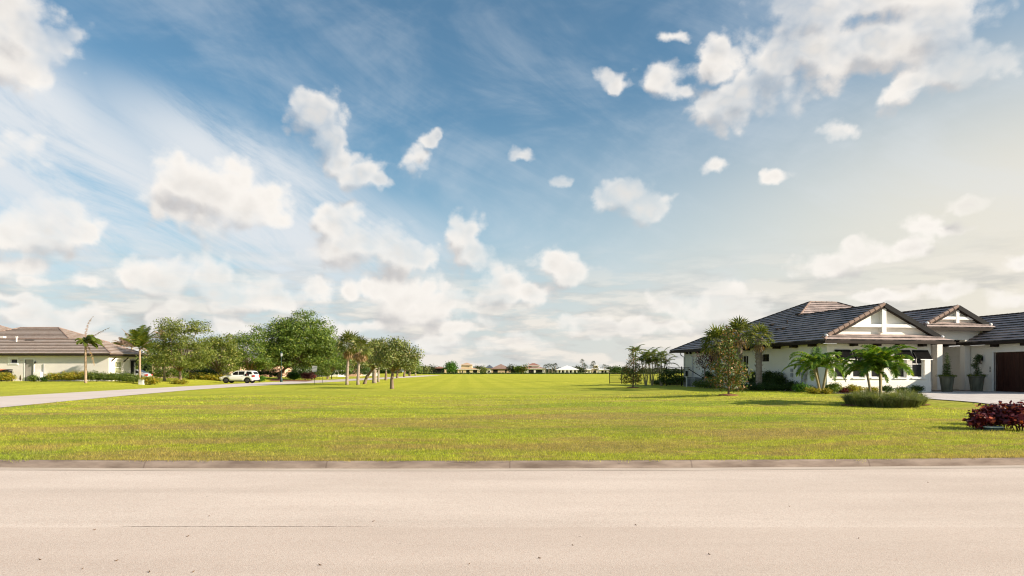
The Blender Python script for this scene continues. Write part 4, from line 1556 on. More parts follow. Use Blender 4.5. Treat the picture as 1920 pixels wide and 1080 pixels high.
# meter and electrical boxes on the side wall
q = hl(1508, 702, 'u', 0)
bx = MB()
bx.box(-0.24, 0.0, q.y - 0.42, q.y + 0.42, q.z, q.z + 0.74)
bx.box(-0.25, -0.24, q.y - 0.38, q.y - 0.02, q.z + 0.05, q.z + 0.69)
bo = bx.build('electrical_box', M['grey_metal'], house)
bx = MB()
bx.box(-0.18, 0.0, q.y - 0.30, q.y + 0.02, q.z - 0.34, q.z - 0.02)
for d_ in (-0.22, -0.1, 0.12, 0.2):
    bx.tube([(-0.08, q.y + d_, q.z + 0.01), (-0.08, q.y + d_, -0.1)], 0.022, 6)
bx.build('conduit', M['grey_metal'], bo)
for (px, py, s_) in ((1486, 694, 0.16), (1486, 703, 0.18)):
    q = hl(px, py, 'u', 0)
    bx = MB()
    bx.box(-0.12, 0, q.y - s_ / 2, q.y + s_ / 2, q.z - s_ * 0.7, q.z + s_ * 0.7)
    bx.build('meter_box', M['grey_metal'], house)
q = hl(1477, 717, 'u', 0)
bx = MB()
for k in range(6):
    bx.box(-0.05, 0, q.y - 0.2, q.y + 0.2, q.z - 0.16 + k * 0.055, q.z - 0.13 + k * 0.055)
bx.build('wall_vent', M['grey_metal'], house)
q = hl(1297, 690, 'u', 0)
bx = MB()
bx.box(-0.15, 0, q.y - 0.4, q.y + 0.4, q.z - 0.9, q.z + 0.1)
bx.build('meter_box', M['pale_metal'], house)
# downspouts
for py_ in (21.45, hl(1300, 700, 'u', 0).y):
    dp = MB()
    dp.tube([(-0.45, py_ - 0.0, ZE - 0.2), (-0.40, py_, ZE - 0.42), (-0.08, py_, ZE - 0.62), (-0.06, py_, -0.2)], 0.045, 6)
    dp.build('downspout', M['pale_metal'], house)
# floodlight under the eave at the corner
q = hl(1528, 645, 'v', 0)
fl = MB()
fl.lathe((-0.12, 0.6, WT - 0.05), [(0.02, 0), (0.10, 0.03), (0.12, 0.12)], 10)
fl.build('flood_light', M['pale_metal'], house)


def local_to_world(p):
    cR, sR = cos(HR), sin(HR)
    return Vector((HB.x + p[0] * cR - p[1] * sR, HB.y + p[0] * sR + p[1] * cR, HB.z + (p[2] if len(p) > 2 else 0)))


# paved court and walk (the drive meets the road out of frame on the right)
def sheet(name, outline, mat, z=0.02, step=0.8):
    """a thin sheet that follows the ground inside a plan outline"""
    xs_ = [p[0] for p in outline]
    ys_ = [p[1] for p in outline]
    mb = MB()
    poly = [Vector((p[0], p[1], 0)) for p in outline]
    y = min(ys_)
    while y < max(ys_):
        x = min(xs_)
        while x < max(xs_):
            cell = [Vector((x, y, 0)), Vector((x + step, y, 0)), Vector((x + step, y + step, 0)), Vector((x, y + step, 0))]
            q = poly
            for n_, d_ in ((Vector((1, 0, 0)), x), (Vector((-1, 0, 0)), -(x + step)), (Vector((0, 1, 0)), y), (Vector((0, -1, 0)), -(y + step))):
                q = clip(q, n_, d_)
                if len(q) < 3:
                    break
            if len(q) >= 3:
                mb.add([(p.x, p.y, gz(p.x, p.y) + z) for p in q], [tuple(range(len(q)))])
            x += step
        y += step
    return tag(mb.build(name, mat, smooth=True), kind='structure')


g1, g2, g3 = gp(1733, 748), gp(1800, 753), gp(1870, 761)
c1, c2 = local_to_world((7.7, 0.9)), local_to_world((12.2, 1.25))
c3, c4 = local_to_world((12.4, -5.6)), local_to_world((7.9, 1.25))
sheet('driveway', [(g1.x, g1.y), (g2.x, g2.y), (g3.x, g3.y), (24.2, 20.5), (31, 12.2), (37, 12.2), (34, 24), (c3.x, c3.y), (c2.x, c2.y), (c4.x, c4.y), (c1.x, c1.y)], M['paver'], 0.035)
w1, w2 = gp(1570, 738.5), gp(1735, 739.0)
sheet('walkway', [(w1.x, w1.y), (w2.x, w2.y - 0.2), (w2.x, w2.y + 0.6), (w1.x, w1.y + 0.7)], M['paver'], 0.04)

# ------------------------------------------------------------------ the house on the left
LZ = 0.42
LY = 86.0


def lx(px, Y=LY):
    return (px - 960) / F * Y


def lzz(py, Y=LY):
    return EYE + (HOR - py) / F * Y


lh = thing('house', 'cream single storey house with brown tiled hip roof at the left edge', 'house', (0, 0, 0))
wb = MB()
XE = lx(203)
wx0 = -82.0
holes = []
for (a, b_, y1, y0) in ((20, 32.5, 681, 673),):
    holes.append((lx(a) - wx0, lx(b_) - wx0, lzz(y1), lzz(y0)))
dh = (lx(47) - wx0, lx(63) - wx0, LZ - 0.2, lzz(674))
wall(wb, (wx0, LY), (XE, LY), LZ - 0.4, 3.62, 0.25, holes + [dh])
# east side wall: runs away from the camera
ye = 92.2
e_holes = []
for (a, b_, y1, y0) in ((216, 229.5, 700, 678),):
    ya, yb = XE * F / (a - 960), XE * F / (b_ - 960)
    e_holes.append((ya - LY - 0.0, yb - LY, EYE + (HOR - y1) / F * ya, EYE + (HOR - y0) / F * ya))
wall(wb, (XE, LY + 0.25), (XE, ye), LZ - 0.4, 3.60, 0.25, [(h[0] - 0.25, h[1] - 0.25, h[2], h[3]) for h in e_holes])
wall(wb, (XE - 0.25, ye), (wx0, ye), LZ - 0.4, 3.6, 0.25)
wb.box(XE + 0.001, XE + 0.06, LY, LY + 0.9, LZ - 0.4, 3.45)
wb.build('wall', M['stucco_cream'], lh)
window(lh, (wx0, LY), (XE, LY), holes[0], 0.08, (0, 0), sash=False, label='small dark window left of the door')
# raised surround of the small window
sb = MB()
h = holes[0]
for (a, b_, c_, d_) in ((h[0] - 0.34, h[0], h[2] - 0.25, h[3] + 0.28), (h[1], h[1] + 0.14, h[2] - 0.25, h[3] + 0.28), (h[0], h[1], h[3], h[3] + 0.28), (h[0], h[1], h[2] - 0.25, h[2] - 0.1)):
    sb.box(wx0 + a, wx0 + b_, LY - 0.03, LY, c_, d_)
sb.build('window_surround', M['trim'], lh)
window(lh, (XE, LY), (XE, ye), e_holes[0], 0.10, (1, 1), sash=True, glass='glass_blind')
# door
db = MB()
d0, d1, dz1 = wx0 + dh[0], wx0 + dh[1], dh[3]
db.box(d0, d1, LY + 0.08, LY + 0.13, LZ, dz1)
for k in range(9):
    z_ = dz1 - 0.15 - k * 0.14
    db.box(d0 + 0.12, d1 - 0.12, LY + 0.06, LY + 0.08, z_ - 0.05, z_)
dr = db.build('door', M['lattice'], lh)
fb = MB()
fb.box(d0 - 0.14, d0, LY - 0.03, LY + 0.08, LZ, dz1 + 0.14)
fb.box(d1, d1 + 0.14, LY - 0.03, LY + 0.08, LZ, dz1 + 0.14)
fb.box(d0, d1, LY - 0.03, LY + 0.08, dz1, dz1 + 0.14)
fb.build('frame', M['trim'], dr)
q = wp(67, 680, LY)
lb = MB()
lb.lathe((q.x, q.y - 0.12, q.z - 0.12), [(0.05, 0), (0.09, 0.05), (0.10, 0.22), (0.03, 0.30)], 8)
lb.build('wall_lantern', M['black'], lh)
q = wp(74, 714, LY)
lb = MB()
lb.box(q.x - 0.44, q.x + 0.46, LY - 0.5, LY - 0.02, LZ, LZ + 1.15)
lb.build('utility_cabinet', M['trim'], lh)
lb = MB()
lb.tube([(lx(82.5), LY - 0.05, LZ - 0.1), (lx(82.5), LY - 0.05, 2.6)], 0.05, 6)
lb.build('downspout', M['grey_metal'], lh)
# awning shutter on the side wall
ya = XE * F / (244 - 960)
sb = MB()
for k in range(9):
    f_ = k / 8
    sb.box(XE + 0.05 + 0.55 * f_, XE + 0.13 + 0.55 * f_, ya, ya + 0.95, 3.15 - 0.9 * f_, 3.18 - 0.9 * f_)
sb.bar((XE + 0.02, ya, 3.2), (XE + 0.65, ya, 2.2), 0.05)
sb.bar((XE + 0.02, ya + 0.95, 3.2), (XE + 0.65, ya + 0.95, 2.2), 0.05)
sb.box(XE + 0.01, XE + 0.03, ya + 0.1, ya + 0.85, 1.3, 3.1)
sb.build('awning_shutter', M['black'], lh)
# corbel brackets
for yy in (LY + 0.6, LY + 3.4, ye - 0.3):
    sb = MB()
    sb.bar((XE + 0.02, yy, 2.9), (XE + 0.62, yy, 3.45), 0.10, 0.12)
    sb.build('eave_bracket', M['fascia'], lh)

S2 = 0.45


def hip(rb, fb, rt, x0, x1, y0, y1, ze, sl=0.45, th=0.17):
    """hip roof over a rectangle"""
    h = (y1 - y0) / 2
    if x1 - x0 < 2 * h:
        h = (x1 - x0) / 2
        zr = ze + sl * h
        r0, r1 = Vector(((x0 + x1) / 2, y0 + h, zr)), Vector(((x0 + x1) / 2, y1 - h, zr))
        c = [Vector((x0, y0, ze)), Vector((x1, y0, ze)), Vector((x1, y1, ze)), Vector((x0, y1, ze))]
        polys = [[c[0], c[1], r0], [c[1], c[2], r1, r0], [c[2], c[3], r1], [c[3], c[0], r0, r1]]
    else:
        zr = ze + sl * h
        r0, r1 = Vector((x0 + h, (y0 + y1) / 2, zr)), Vector((x1 - h, (y0 + y1) / 2, zr))
        c = [Vector((x0, y0, ze)), Vector((x1, y0, ze)), Vector((x1, y1, ze)), Vector((x0, y1, ze))]
        polys = [[c[0], c[1], r1, r0], [c[1], c[2], r1], [c[2], c[3], r0, r1], [c[3], c[0], r0]]
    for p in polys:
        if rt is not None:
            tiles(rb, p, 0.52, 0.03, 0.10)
        else:
            rb.prism([q + Vector((0, 0, 0.03)) for q in p], (0, 0, -0.03))
    fb.prism(c, (0, 0, -th))
    if rt is not None:
        for a, b_ in ((c[0], r0), (c[1], r1), (c[1] if x1 - x0 < 2 * h else c[2], r0 if x1 - x0 < 2 * h else r1), (r0, r1)):
            if (a - b_).length > 0.5:
                rr_ = MB()
                ridge_tiles(rr_, a + Vector((0, 0, 0.05)), b_ + Vector((0, 0, 0.05)), 0.10, 0.42)
                rt.append(rr_)


rb, fb, rt = MB(), MB(), []
hip(rb, fb, rt, -84, XE + 0.65, LY - 0.6, LY + 8.4, 3.82, S2)
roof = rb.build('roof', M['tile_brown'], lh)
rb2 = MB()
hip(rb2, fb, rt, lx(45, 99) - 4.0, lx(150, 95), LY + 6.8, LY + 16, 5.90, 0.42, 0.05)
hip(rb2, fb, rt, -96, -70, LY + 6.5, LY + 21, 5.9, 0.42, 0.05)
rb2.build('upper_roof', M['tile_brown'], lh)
for r_ in rt:
    r_.build('ridge_tiles', M['ridge'], roof)
fb.build('fascia', M['fascia'], lh)
# vents on the front slope
for (px, w_, h_, mat) in ((31, 0.16, 0.95, 'trim'), (57, 1.15, 0.12, 'black'), (5, 0.5, 0.18, 'stucco_cream')):
    py = {31: 641, 57: 638.5, 5: 633}[px]
    Y = LY + 1
    for _ in range(30):
        z = lzz(py, Y)
        Y = LY - 0.6 + (z - 3.82) / S2
        Y = min(LY + 8, max(LY, Y))
    q = wp(px, py, Y)
    vb = MB()
    if h_ > 0.5:
        vb.tube([(q.x, Y, q.z - 0.3), (q.x, Y, q.z + 0.62)], 0.08, 8)
        vb.box(q.x - 0.14, q.x + 0.14, Y - 0.1, Y + 0.1, q.z + 0.6, q.z + 0.68)
    else:
        vb.box(q.x - w_ / 2, q.x + w_ / 2, Y - 0.25, Y + 0.3, q.z - 0.05, q.z + h_)
    vb.build('roof_vent', M[mat], roof)

# ------------------------------------------------------------------ grass blades near the road
def blades():
    rng = np.random.default_rng(11)
    Ps, Hs, Ws = [], [], []
    for (t0, t1, dens, h, w_) in ((-0.13, 0.02, 900, 0.045, 0.007), (0.0, 0.25, 1500, 0.055, 0.007), (0.15, 4.0, 950, 0.040, 0.008), (4.0, 9.0, 420, 0.042, 0.011), (9.0, 18.0, 150, 0.045, 0.017), (18, 32, 50, 0.05, 0.028)):
        xm = 0.80 * (12.5 + t1) + 2
        n = int(dens * (t1 - t0) * 2 * xm)
        x = rng.uniform(-xm, xm, n)
        tt = t0 + (t1 - t0) * rng.random(n)
        xx = np.clip(x, -16, 16)
        y = 11.36 + 0.0033 * xx * xx + 0.016 * xx + 0.13 + tt
        if t0 < 0:
            tt_edge = 0.055 + 0.05 * np.sin(x * 2.3) * np.sin(x * 0.71 + 1) + 0.04 * np.sin(x * 9.1 + 2 * np.sin(x * 3.3))
            y = y + tt_edge
        keep = (np.abs(x) < 0.80 * y + 1.5) & (x > -19.4 + 0.0 - (y - 16) * 0.23)
        keep &= ~((x > 17.5) & (y > 19))
        x, y = x[keep], y[keep]
        z = np.array([gz(a, b_) for a, b_ in zip(x, y)])
        # patches of thin turf
        c = np.sin(x * 1.7 + 2 * np.sin(y * 1.3)) * np.sin(y * 2.1 + 1.4 * np.sin(x * 0.9))
        hh = h * rng.uniform(0.5, 1.35, len(x)) * (1 + 0.35 * c)
        Ps.append(np.stack([x, y, z - 0.004], 1))
        Hs.append(hh)
        Ws.append(np.full(len(x), w_))
    P_ = np.concatenate(Ps)
    H, W = np.concatenate(Hs), np.concatenate(Ws)
    n = len(P_)
    a = rng.uniform(0, 2 * pi, n)
    lean = rng.uniform(0.2, 1.1, n)
    la = rng.uniform(0, 2 * pi, n)
    side = np.stack([np.cos(a), np.sin(a), np.zeros(n)], 1) * W[:, None] * 0.5
    tip = P_ + np.stack([np.cos(la) * lean * H, np.sin(la) * lean * H, H], 1)
    v = np.stack([P_ - side, P_ + side, tip], 1).reshape(-1, 3).astype(np.float32)
    me = bpy.data.meshes.new('grass')
    me.vertices.add(3 * n)
    me.vertices.foreach_set('co', v.ravel())
    me.loops.add(3 * n)
    me.loops.foreach_set('vertex_index', np.arange(3 * n, dtype=np.int32))
    me.polygons.add(n)
    me.polygons.foreach_set('loop_start', np.arange(0, 3 * n, 3, dtype=np.int32))
    me.materials.append(M['blade'])
    me.update(calc_edges=True)
    o = bpy.data.objects.new('grass', me)
    C.objects.link(o)
    tag(o, 'short yellow green turf blades growing behind the kerb', 'grass', kind='stuff')
    return n


NB = blades()

# ------------------------------------------------------------------ left side: palms and planting by the cream house
def coconut(base, h, fronds, label, seed, tr=0.15, dead=(), dry=(), lean=0.0):
    """fronds: (azimuth deg in the picture plane: 0 right, 90 up..., elevation deg, length, droop)"""
    rnd = random.Random(seed)
    root = thing('coconut_palm', label, 'palm tree', base, 0, 'young coconut palms beside the cream house')
    tb = MB()
    pts = [(lean * f * f, 0, -0.1 + (h + 0.1) * f) for f in [i / 16 for i in range(17)]]
    tb.tube(pts, [tr * (1.35 if i == 0 else 1.0 + 0.06 * (i % 2) - 0.02 * i) for i in range(17)], 10)
    top = Vector(pts[-1])
    tb.build('trunk', M['bark_palm'], root, True)
    for nm, lst, mt in (('crown', fronds, 'frond'), ('dead_fronds', dead, 'frond_dead'), ('dry_fronds', dry, 'frond_dry')):
        if not lst:
            continue
        cb = MB()
        for (a, e, L, dr, hang) in lst:
            q_ = nm == 'crown'
            frond(cb, top + Vector((0, 0, rnd.uniform(-.1, .1))), radians(a), radians(e), L, dr, L * (0.31 if q_ else 0.11), 60 if q_ else 26, 0.06, hang, 0.022 if q_ else 0.04, sparse=1.0 if q_ else 0.7, rnd=rnd, v_up=0.1)
        cb.build(nm, M[mt], root)
    return root


b1 = gp(160.5, 718)
coconut(b1, 4.55, [(-30, 40, 2.0, 2.1, 1.0), (35, 10, 1.9, 1.4, 1.1), (120, 50, 1.8, 2.3, 1.1), (-10, 10, 2.1, 1.2, 1.1), (20, 35, 1.8, 1.9, 1.1), (60, 0, 1.5, 1.2, 1.2), (-60, -10, 1.4, 1.0, 1.2), (150, 20, 1.2, 1.9, 1.2), (200, 45, 1.2, 2.2, 1.2), (-20, 60, 1.5, 2.4, 1.1), (10, -20, 1.5, 0.8, 1.2), (-100, 10, 1.4, 1.6, 1.2), (80, 65, 1.4, 2.0, 1.1)],
        'thin wind-torn coconut palm with one upright frond before the cream house wall', 5, 0.14,
        dead=[(0, 91, 3.0, 0.9, 0.6), (5, 34, 2.9, 0.2, 0.9)], dry=[(-15, -60, 3.0, 0.35, 0.7)])
b2 = gp(262, 718)
coconut(b2, 4.0, [(90, 82, 3.2, 0.4, 0.25), (60, 75, 3.1, 0.5, 0.25), (120, 76, 3.0, 0.6, 0.25), (10, 62, 2.8, 0.9, 0.5), (170, 60, 2.8, 0.6, 0.5), (30, 68, 3.0, 0.6, 0.3), (150, 68, 3.0, 0.6, 0.3), (-40, 64, 2.7, 0.8, 0.4), (220, 50, 2.4, 0.9, 0.6), (0, 45, 2.2, 1.2, 0.7), (-90, 72, 2.8, 0.6, 0.3)],
        'full upright coconut palm at the right end of the cream house hedge', 8, 0.15,
        dead=[(180, 55, 3.3, 0.3, 0.4), (5, 52, 3.2, 1.3, 0.5)], dry=[(0, 10, 1.3, 1.4, 0.7), (30, -10, 1.2, 1.0, 0.8), (200, 5, 1.1, 1.2, 0.8), (-30, 30, 1.5, 1.5, 0.7)])

# bottle palm
b = gp(41.5, 714.5)
bp_ = thing('bottle_palm', 'squat bottle palm with swollen dark trunk between the small window and the door', 'palm tree', b)
tb = MB()
tb.tube([(0, 0, -0.1), (0, 0, 0.3), (0, 0, 0.9), (0.01, 0, 1.25), (0.03, 0, 1.5), (0.05, 0, 2.15), (0.02, 0, 2.5)], [0.30, 0.34, 0.31, 0.22, 0.13, 0.10, 0.09], 12)
tb.build('trunk', M['bark_dark'], bp_, True)
cb = MB()
for a, e, L in ((0, 50, 0.8), (180, 25, 0.55), (100, 60, 0.6), (-60, 30, 0.5)):
    frond(cb, (0.02, 0, 2.45), radians(a), radians(e), L, 0.6, 0.28, 12, 0.05, 0.3, 0.025)
cb.build('crown', M['frond_dry'], bp_)

# hedges in front of the cream house
hy = 82.0


def hedge_px(pa, pb, Y, h, d, label, seed, mat, leaf=0.15, dens=2.2, per=12):
    xa, xb = (pa - 960) / F * Y, (pb - 960) / F * Y
    c = on((xa + xb) / 2, Y)
    return shrub(c, xb - xa, d, h, label, seed, mat, leaf, dens, per, name='hedge', cat='hedge', boxy=True)


hedge_px(-14, 22, 81, 1.1, 1.2, 'yellow green hedge at the left edge before the bins', 21, 'croton')
hedge_px(90, 161, 81.5, 1.12, 1.3, 'bright yellow green hedge along the middle of the cream wall', 22, 'croton')
hedge_px(161, 258, 80.5, 1.12, 1.3, 'darker green hedge along the right end of the cream wall', 23, 'hedge_mid')
shrub(on(lx(280, 80), 80), 2.4, 1.3, 0.95, 'yellow leaved bush right of the full coconut palm', 24, 'croton', 0.15, 1.1, 14)
shrub(on(lx(63.5, 81), 81), 1.1, 1.0, 0.7, 'small green bush below the grey door', 25, 'hedge_mid', 0.14, 1.1, 14)
shrub(on(lx(84, 81), 81), 1.0, 0.9, 0.6, 'low dark bush beside the white cabinet', 26, 'hedge', 0.14, 1.1, 14)

# bins
for k, (px, lab, mt) in enumerate(((4, 'dark wheeled bin with orange lid, left one beside the cream wall', 'orange'), (14.5, 'dark wheeled bin with dark lid beside the orange lidded bin', 'black'))):
    x_, y_ = lx(px, 84), 84.0
    b_ = on(x_, y_)
    r = thing('wheeled_bin', lab, 'bin', b_)
    mb = MB()
    mb.add([(-.26, -.30, .05), (.26, -.30, .05), (.26, .25, .05), (-.26, .25, .05), (-.34, -.38, 1.35), (.34, -.38, 1.35), (.34, .32, 1.35), (-.34, .32, 1.35)],
           [(0, 3, 2, 1), (4, 5, 6, 7), (0, 1, 5, 4), (1, 2, 6, 5), (2, 3, 7, 6), (3, 0, 4, 7)])
    mb.build('body', M['black'], r)
    mb = MB()
    mb.prism([(-.37, -.42, 1.351), (.37, -.42, 1.351), (.37, .36, 1.43), (-.37, .36, 1.43)], (0, 0, 0.06))
    mb.build('lid', M[mt], r)
    mb = MB()
    mb.tube([(-.3, .3, 1.3), (-.3, .45, 1.32), (.3, .45, 1.32), (.3, .3, 1.3)], 0.02, 6)
    mb.build('handle', M['black'], r)
    for s in (-1, 1):
        mb = MB()
        mb.tube([(s * .28, .28, .12), (s * .34, .28, .12)], 0.12, 12)
        mb.build('wheel', M['rubber'], r)

# white utility box and stake by the lawn edge
b_ = gp(265.5, 721)
ub = thing('utility_box', 'small white utility box on the grass beside the full coconut palm trunk', 'utility box', b_)
mb = MB()
mb.add([(-.26, -.22, -.05), (.26, -.22, -.05), (.26, .22, -.05), (-.26, .22, -.05), (-.24, -.2, .50), (.24, -.2, .50), (.24, .2, .50), (-.24, .2, .50)],
       [(0, 3, 2, 1), (4, 5, 6, 7), (0, 1, 5, 4), (1, 2, 6, 5), (2, 3, 7, 6), (3, 0, 4, 7)])
mb.build('body', M['pale_metal'], ub)
mb = MB()
mb.prism([(-.28, -.24, .501), (.28, -.24, .501), (.28, .24, .501), (-.28, .24, .501)], (0, 0, .05))
mb.build('lid', M['trim'], ub)
b_ = gp(288.5, 721)
mb = MB()
mb.tube([(b_.x, b_.y, b_.z - .1), (b_.x, b_.y, b_.z + 1.0)], 0.025, 6)
mb.lathe((b_.x, b_.y, b_.z + 0.98), [(0.03, 0), (0.035, 0.02), (0.01, 0.05)], 6)
tag(mb.build('marker_stake', M['pale_metal']), 'thin pale stake standing on the grass right of the white utility box', 'stake')


# ------------------------------------------------------------------ cars
def car(root, paint, L=5.0, W=1.95, H=1.75, suv=True):
    """car along local x, nose at -x. Body is lofted from cross sections."""
    def zb(x):    # belt / bonnet line
        f = (x + L / 2) / L
        pts = [(0, .62), (.03, .86), (.10, .99), (.26, 1.08), (.34, 1.12), (.7, 1.16), (.95, 1.18), (.985, 1.10), (1, .75)] if suv else \
              [(0, .52), (.03, .70), (.10, .78), (.28, .88), (.6, .92), (.9, .95), (.97, .9), (1, .6)]
        for a, b_ in zip(pts[:-1], pts[1:]):
            if f <= b_[0]:
                return a[1] + (b_[1] - a[1]) * (f - a[0]) / (b_[0] - a[0])
        return pts[-1][1]

    def hwid(x):
        f = abs(x) / (L / 2)
        return W / 2 * (1 - 0.16 * f ** 5)
    n = 40
    wheels = (-L / 2 + 0.93, L / 2 - 1.05)
    rw = 0.40 if suv else 0.33
    mb = MB()
    secs = []
    for i in range(n + 1):
        x = -L / 2 + L * i / n
        z1, w_ = zb(x), hwid(x)
        z0 = 0.30 if 0.04 < i / n < 0.97 else 0.42
        for wx in wheels:
            d = abs(x - wx)
            if d < rw + 0.09:
                z0 = max(z0, sqrt((rw + 0.09) ** 2 - d * d) + rw * 0.95 - 0.02)
        z0 = min(z0, z1 - 0.08)
        secs.append([(x, -w_ * .98, z0), (x, -w_, z0 + (z1 - z0) * .35), (x, -w_ * .99, z0 + (z1 - z0) * .75), (x, -w_ * .90, z1 - 0.01), (x, -w_ * .5, z1 + .02), (x, 0, z1 + .03),
                     (x, w_ * .5, z1 + .02), (x, w_ * .90, z1 - 0.01), (x, w_ * .99, z0 + (z1 - z0) * .75), (x, w_, z0 + (z1 - z0) * .35), (x, w_ * .98, z0)])
    m_ = len(secs[0])
    vs = [p for s in secs for p in s]
    fs = [(i * m_ + j, i * m_ + (j + 1) % m_, (i + 1) * m_ + (j + 1) % m_, (i + 1) * m_ + j) for i in range(n) for j in range(m_)]
    fs += [tuple(range(m_))[::-1], tuple(n * m_ + j for j in range(m_))]
    mb.add(vs, fs)
    body = mb.build('body', paint, root, True)
    # cabin
    if suv:
        cab = [(-1.18, 1.08), (-0.30, 1.66), (0.2, 1.74), (1.7, 1.74), (2.16, 1.66), (2.40, 1.14)]
    else:
        cab = [(-1.0, .88), (-0.2, 1.36), (0.3, 1.43), (0.9, 1.40), (1.9, .95)]
    sc_ = H / (1.76 if suv else 1.45)
    mb = MB()
    k = len(cab)
    for s in (-1, 1):
        pass
    vs = []
    for x, z in cab:
        t_ = (z - 1.1) / 0.65 if suv else (z - .9) / .5
        vs.append((x, -W / 2 * (0.92 - 0.13 * max(0, t_)), z * sc_))
    vs2 = [(p[0], -p[1], p[2]) for p in vs]
    mb.add(vs + vs2, [tuple(range(k))[::-1], tuple(range(k, 2 * k))] + [(i, (i + 1) % k, (i + 1) % k + k, i + k) for i in range(k)])
    mb.build('cabin', paint, body)

    def side_glass(poly, name):
        for s in (-1, 1):
            mb = MB()
            q = []
            for x, z in poly:
                t_ = (z - 1.1) / 0.65 if suv else (z - .9) / .5
                q.append((x, s * (W / 2 * (0.92 - 0.13 * t_) + 0.006), z * sc_))
            mb.prism(q, (0, s * 0.006, 0))
            mb.build(name, M['glass'], body)
    if suv:
        side_glass([(-0.92, 1.17), (-0.26, 1.60), (0.15, 1.655), (0.15, 1.17)], 'front_window')
        side_glass([(0.24, 1.17), (0.24, 1.66), (1.08, 1.665), (1.02, 1.19)], 'rear_window')
        side_glass([(1.28, 1.22), (1.38, 1.66), (2.02, 1.62), (2.16, 1.28)], 'quarter_window')
        scr = [((-1.10, -.78, 1.14), (-1.10, .78, 1.14), (-0.34, .70, 1.63), (-0.34, -.70, 1.63)), ((2.375, -.74, 1.24), (2.19, -.68, 1.60), (2.19, .68, 1.60), (2.375, .74, 1.24))]
    else:
        side_glass([(-0.75, .93), (-0.15, 1.31), (0.3, 1.36), (0.3, .93)], 'front_window')
        side_glass([(0.38, .93), (0.38, 1.36), (0.85, 1.34), (1.45, .98)], 'rear_window')
        scr = [((-.93, -.72, .93), (-.93, .72, .93), (-.24, .62, 1.35), (-.24, -.62, 1.35)), ((1.80, -.68, 1.0), (.98, -.60, 1.38), (.98, .60, 1.38), (1.80, .68, 1.0))]
    for q in scr:
        mb = MB()
        q = [Vector((p[0], p[1], p[2] * sc_)) for p in q]
        nn = (q[1] - q[0]).cross(q[2] - q[0]).normalized()
        if nn.z < 0:
            nn = -nn
        mb.prism([p + nn * 0.012 for p in q], nn * 0.006)
        mb.build('windscreen', M['glass'], body)
    # wheels
    for wx in wheels:
        for s in (-1, 1):
            mb = MB()
            yy = s * (W / 2 - 0.13)
            mb.tube([(wx, yy - s * .12, rw), (wx, yy - s * .10, rw), (wx, yy + s * .10, rw), (wx, yy + s * .12, rw)], [rw * .88, rw, rw, rw * .9], 24)
            w_ = mb.build('wheel', M['rubber'], root, False)
            mb = MB()
            mb.tube([(wx, yy + s * .10, rw), (wx, yy + s * .135, rw)], [rw * .66, rw * .60], 18)
            mb.build('rim', M['chrome'], w_)
    # sills, bumpers, lamps, mirrors, rails
    for nm, q in (('side_sill', (-L / 2 + 1.45, L / 2 - 1.55, -W / 2 - .005, W / 2 + .005, .22, .36)), ('rear_bumper', (L / 2 - .42, L / 2 + .03, -W / 2 * .86, W / 2 * .86, .34, .50)),
                  ('front_bumper', (-L / 2 - .03, -L / 2 + .4, -W / 2 * .84, W / 2 * .84, .26, .42))):
        mb = MB()
        mb.box(*q)
        mb.build(nm, M['black'], body)
    for s in (-1, 1):
        mb = MB()
        mb.box(L / 2 - .20, L / 2 + .012, s * W / 2 * .78 - .10, s * W / 2 * .78 + .10, zb(2.2) - .30, zb(2.2) - .06)
        mb.box(L / 2 - .36, L / 2 - .1, s * W / 2 * .93 - .02, s * W / 2 * .93 + .02, zb(2.2) - .30, zb(2.2) - .10)
        mb.build('tail_light', M['lamp_red'], body)
        mb = MB()
        mb.box(-L / 2 + .03, -L / 2 + .34, s * W / 2 * .80 - .16, s * W / 2 * .80 + .16, .66 if suv else .52, .84 if suv else .66)
        mb.build('headlight', M['lamp_clear'], body)
        mb = MB()
        mb.box(-0.78, -0.62, s * (W / 2 + .02) - .10, s * (W / 2 + .02) + .10, 1.16 * sc_, 1.32 * sc_)
        mb.build('mirror', paint, body)
        if suv:
            mb = MB()
            mb.tube([(-0.1, s * .66, 1.76 * sc_), (0.1, s * .66, 1.82 * sc_), (1.8, s * .66, 1.82 * sc_), (1.95, s * .66, 1.76 * sc_)], 0.022, 6)
            mb.build('roof_rail', M['grey_metal'], body)
            for xx in (-0.05, 1.12):
                mb = MB()
                mb.box(xx + .72, xx + .9, s * (W / 2 * .995), s * (W / 2 * .995 + .025), .985, 1.015)
                mb.build('door_handle', M['chrome'], body)
    return root


b_ = gp(449.5, 718.3)
suv = thing('parked_car', 'white sport utility car parked side on beside the side road', 'car', b_, radians(-3))
car(suv, M['carpaint_white'])
b_ = on(lx(249, 97), 97.0)
sd = thing('parked_car', 'silver car half hidden behind the hedge and palm beside the cream house', 'car', b_, radians(4))
car(sd, M['carpaint_silver'], 4.7, 1.85, 1.5, False)

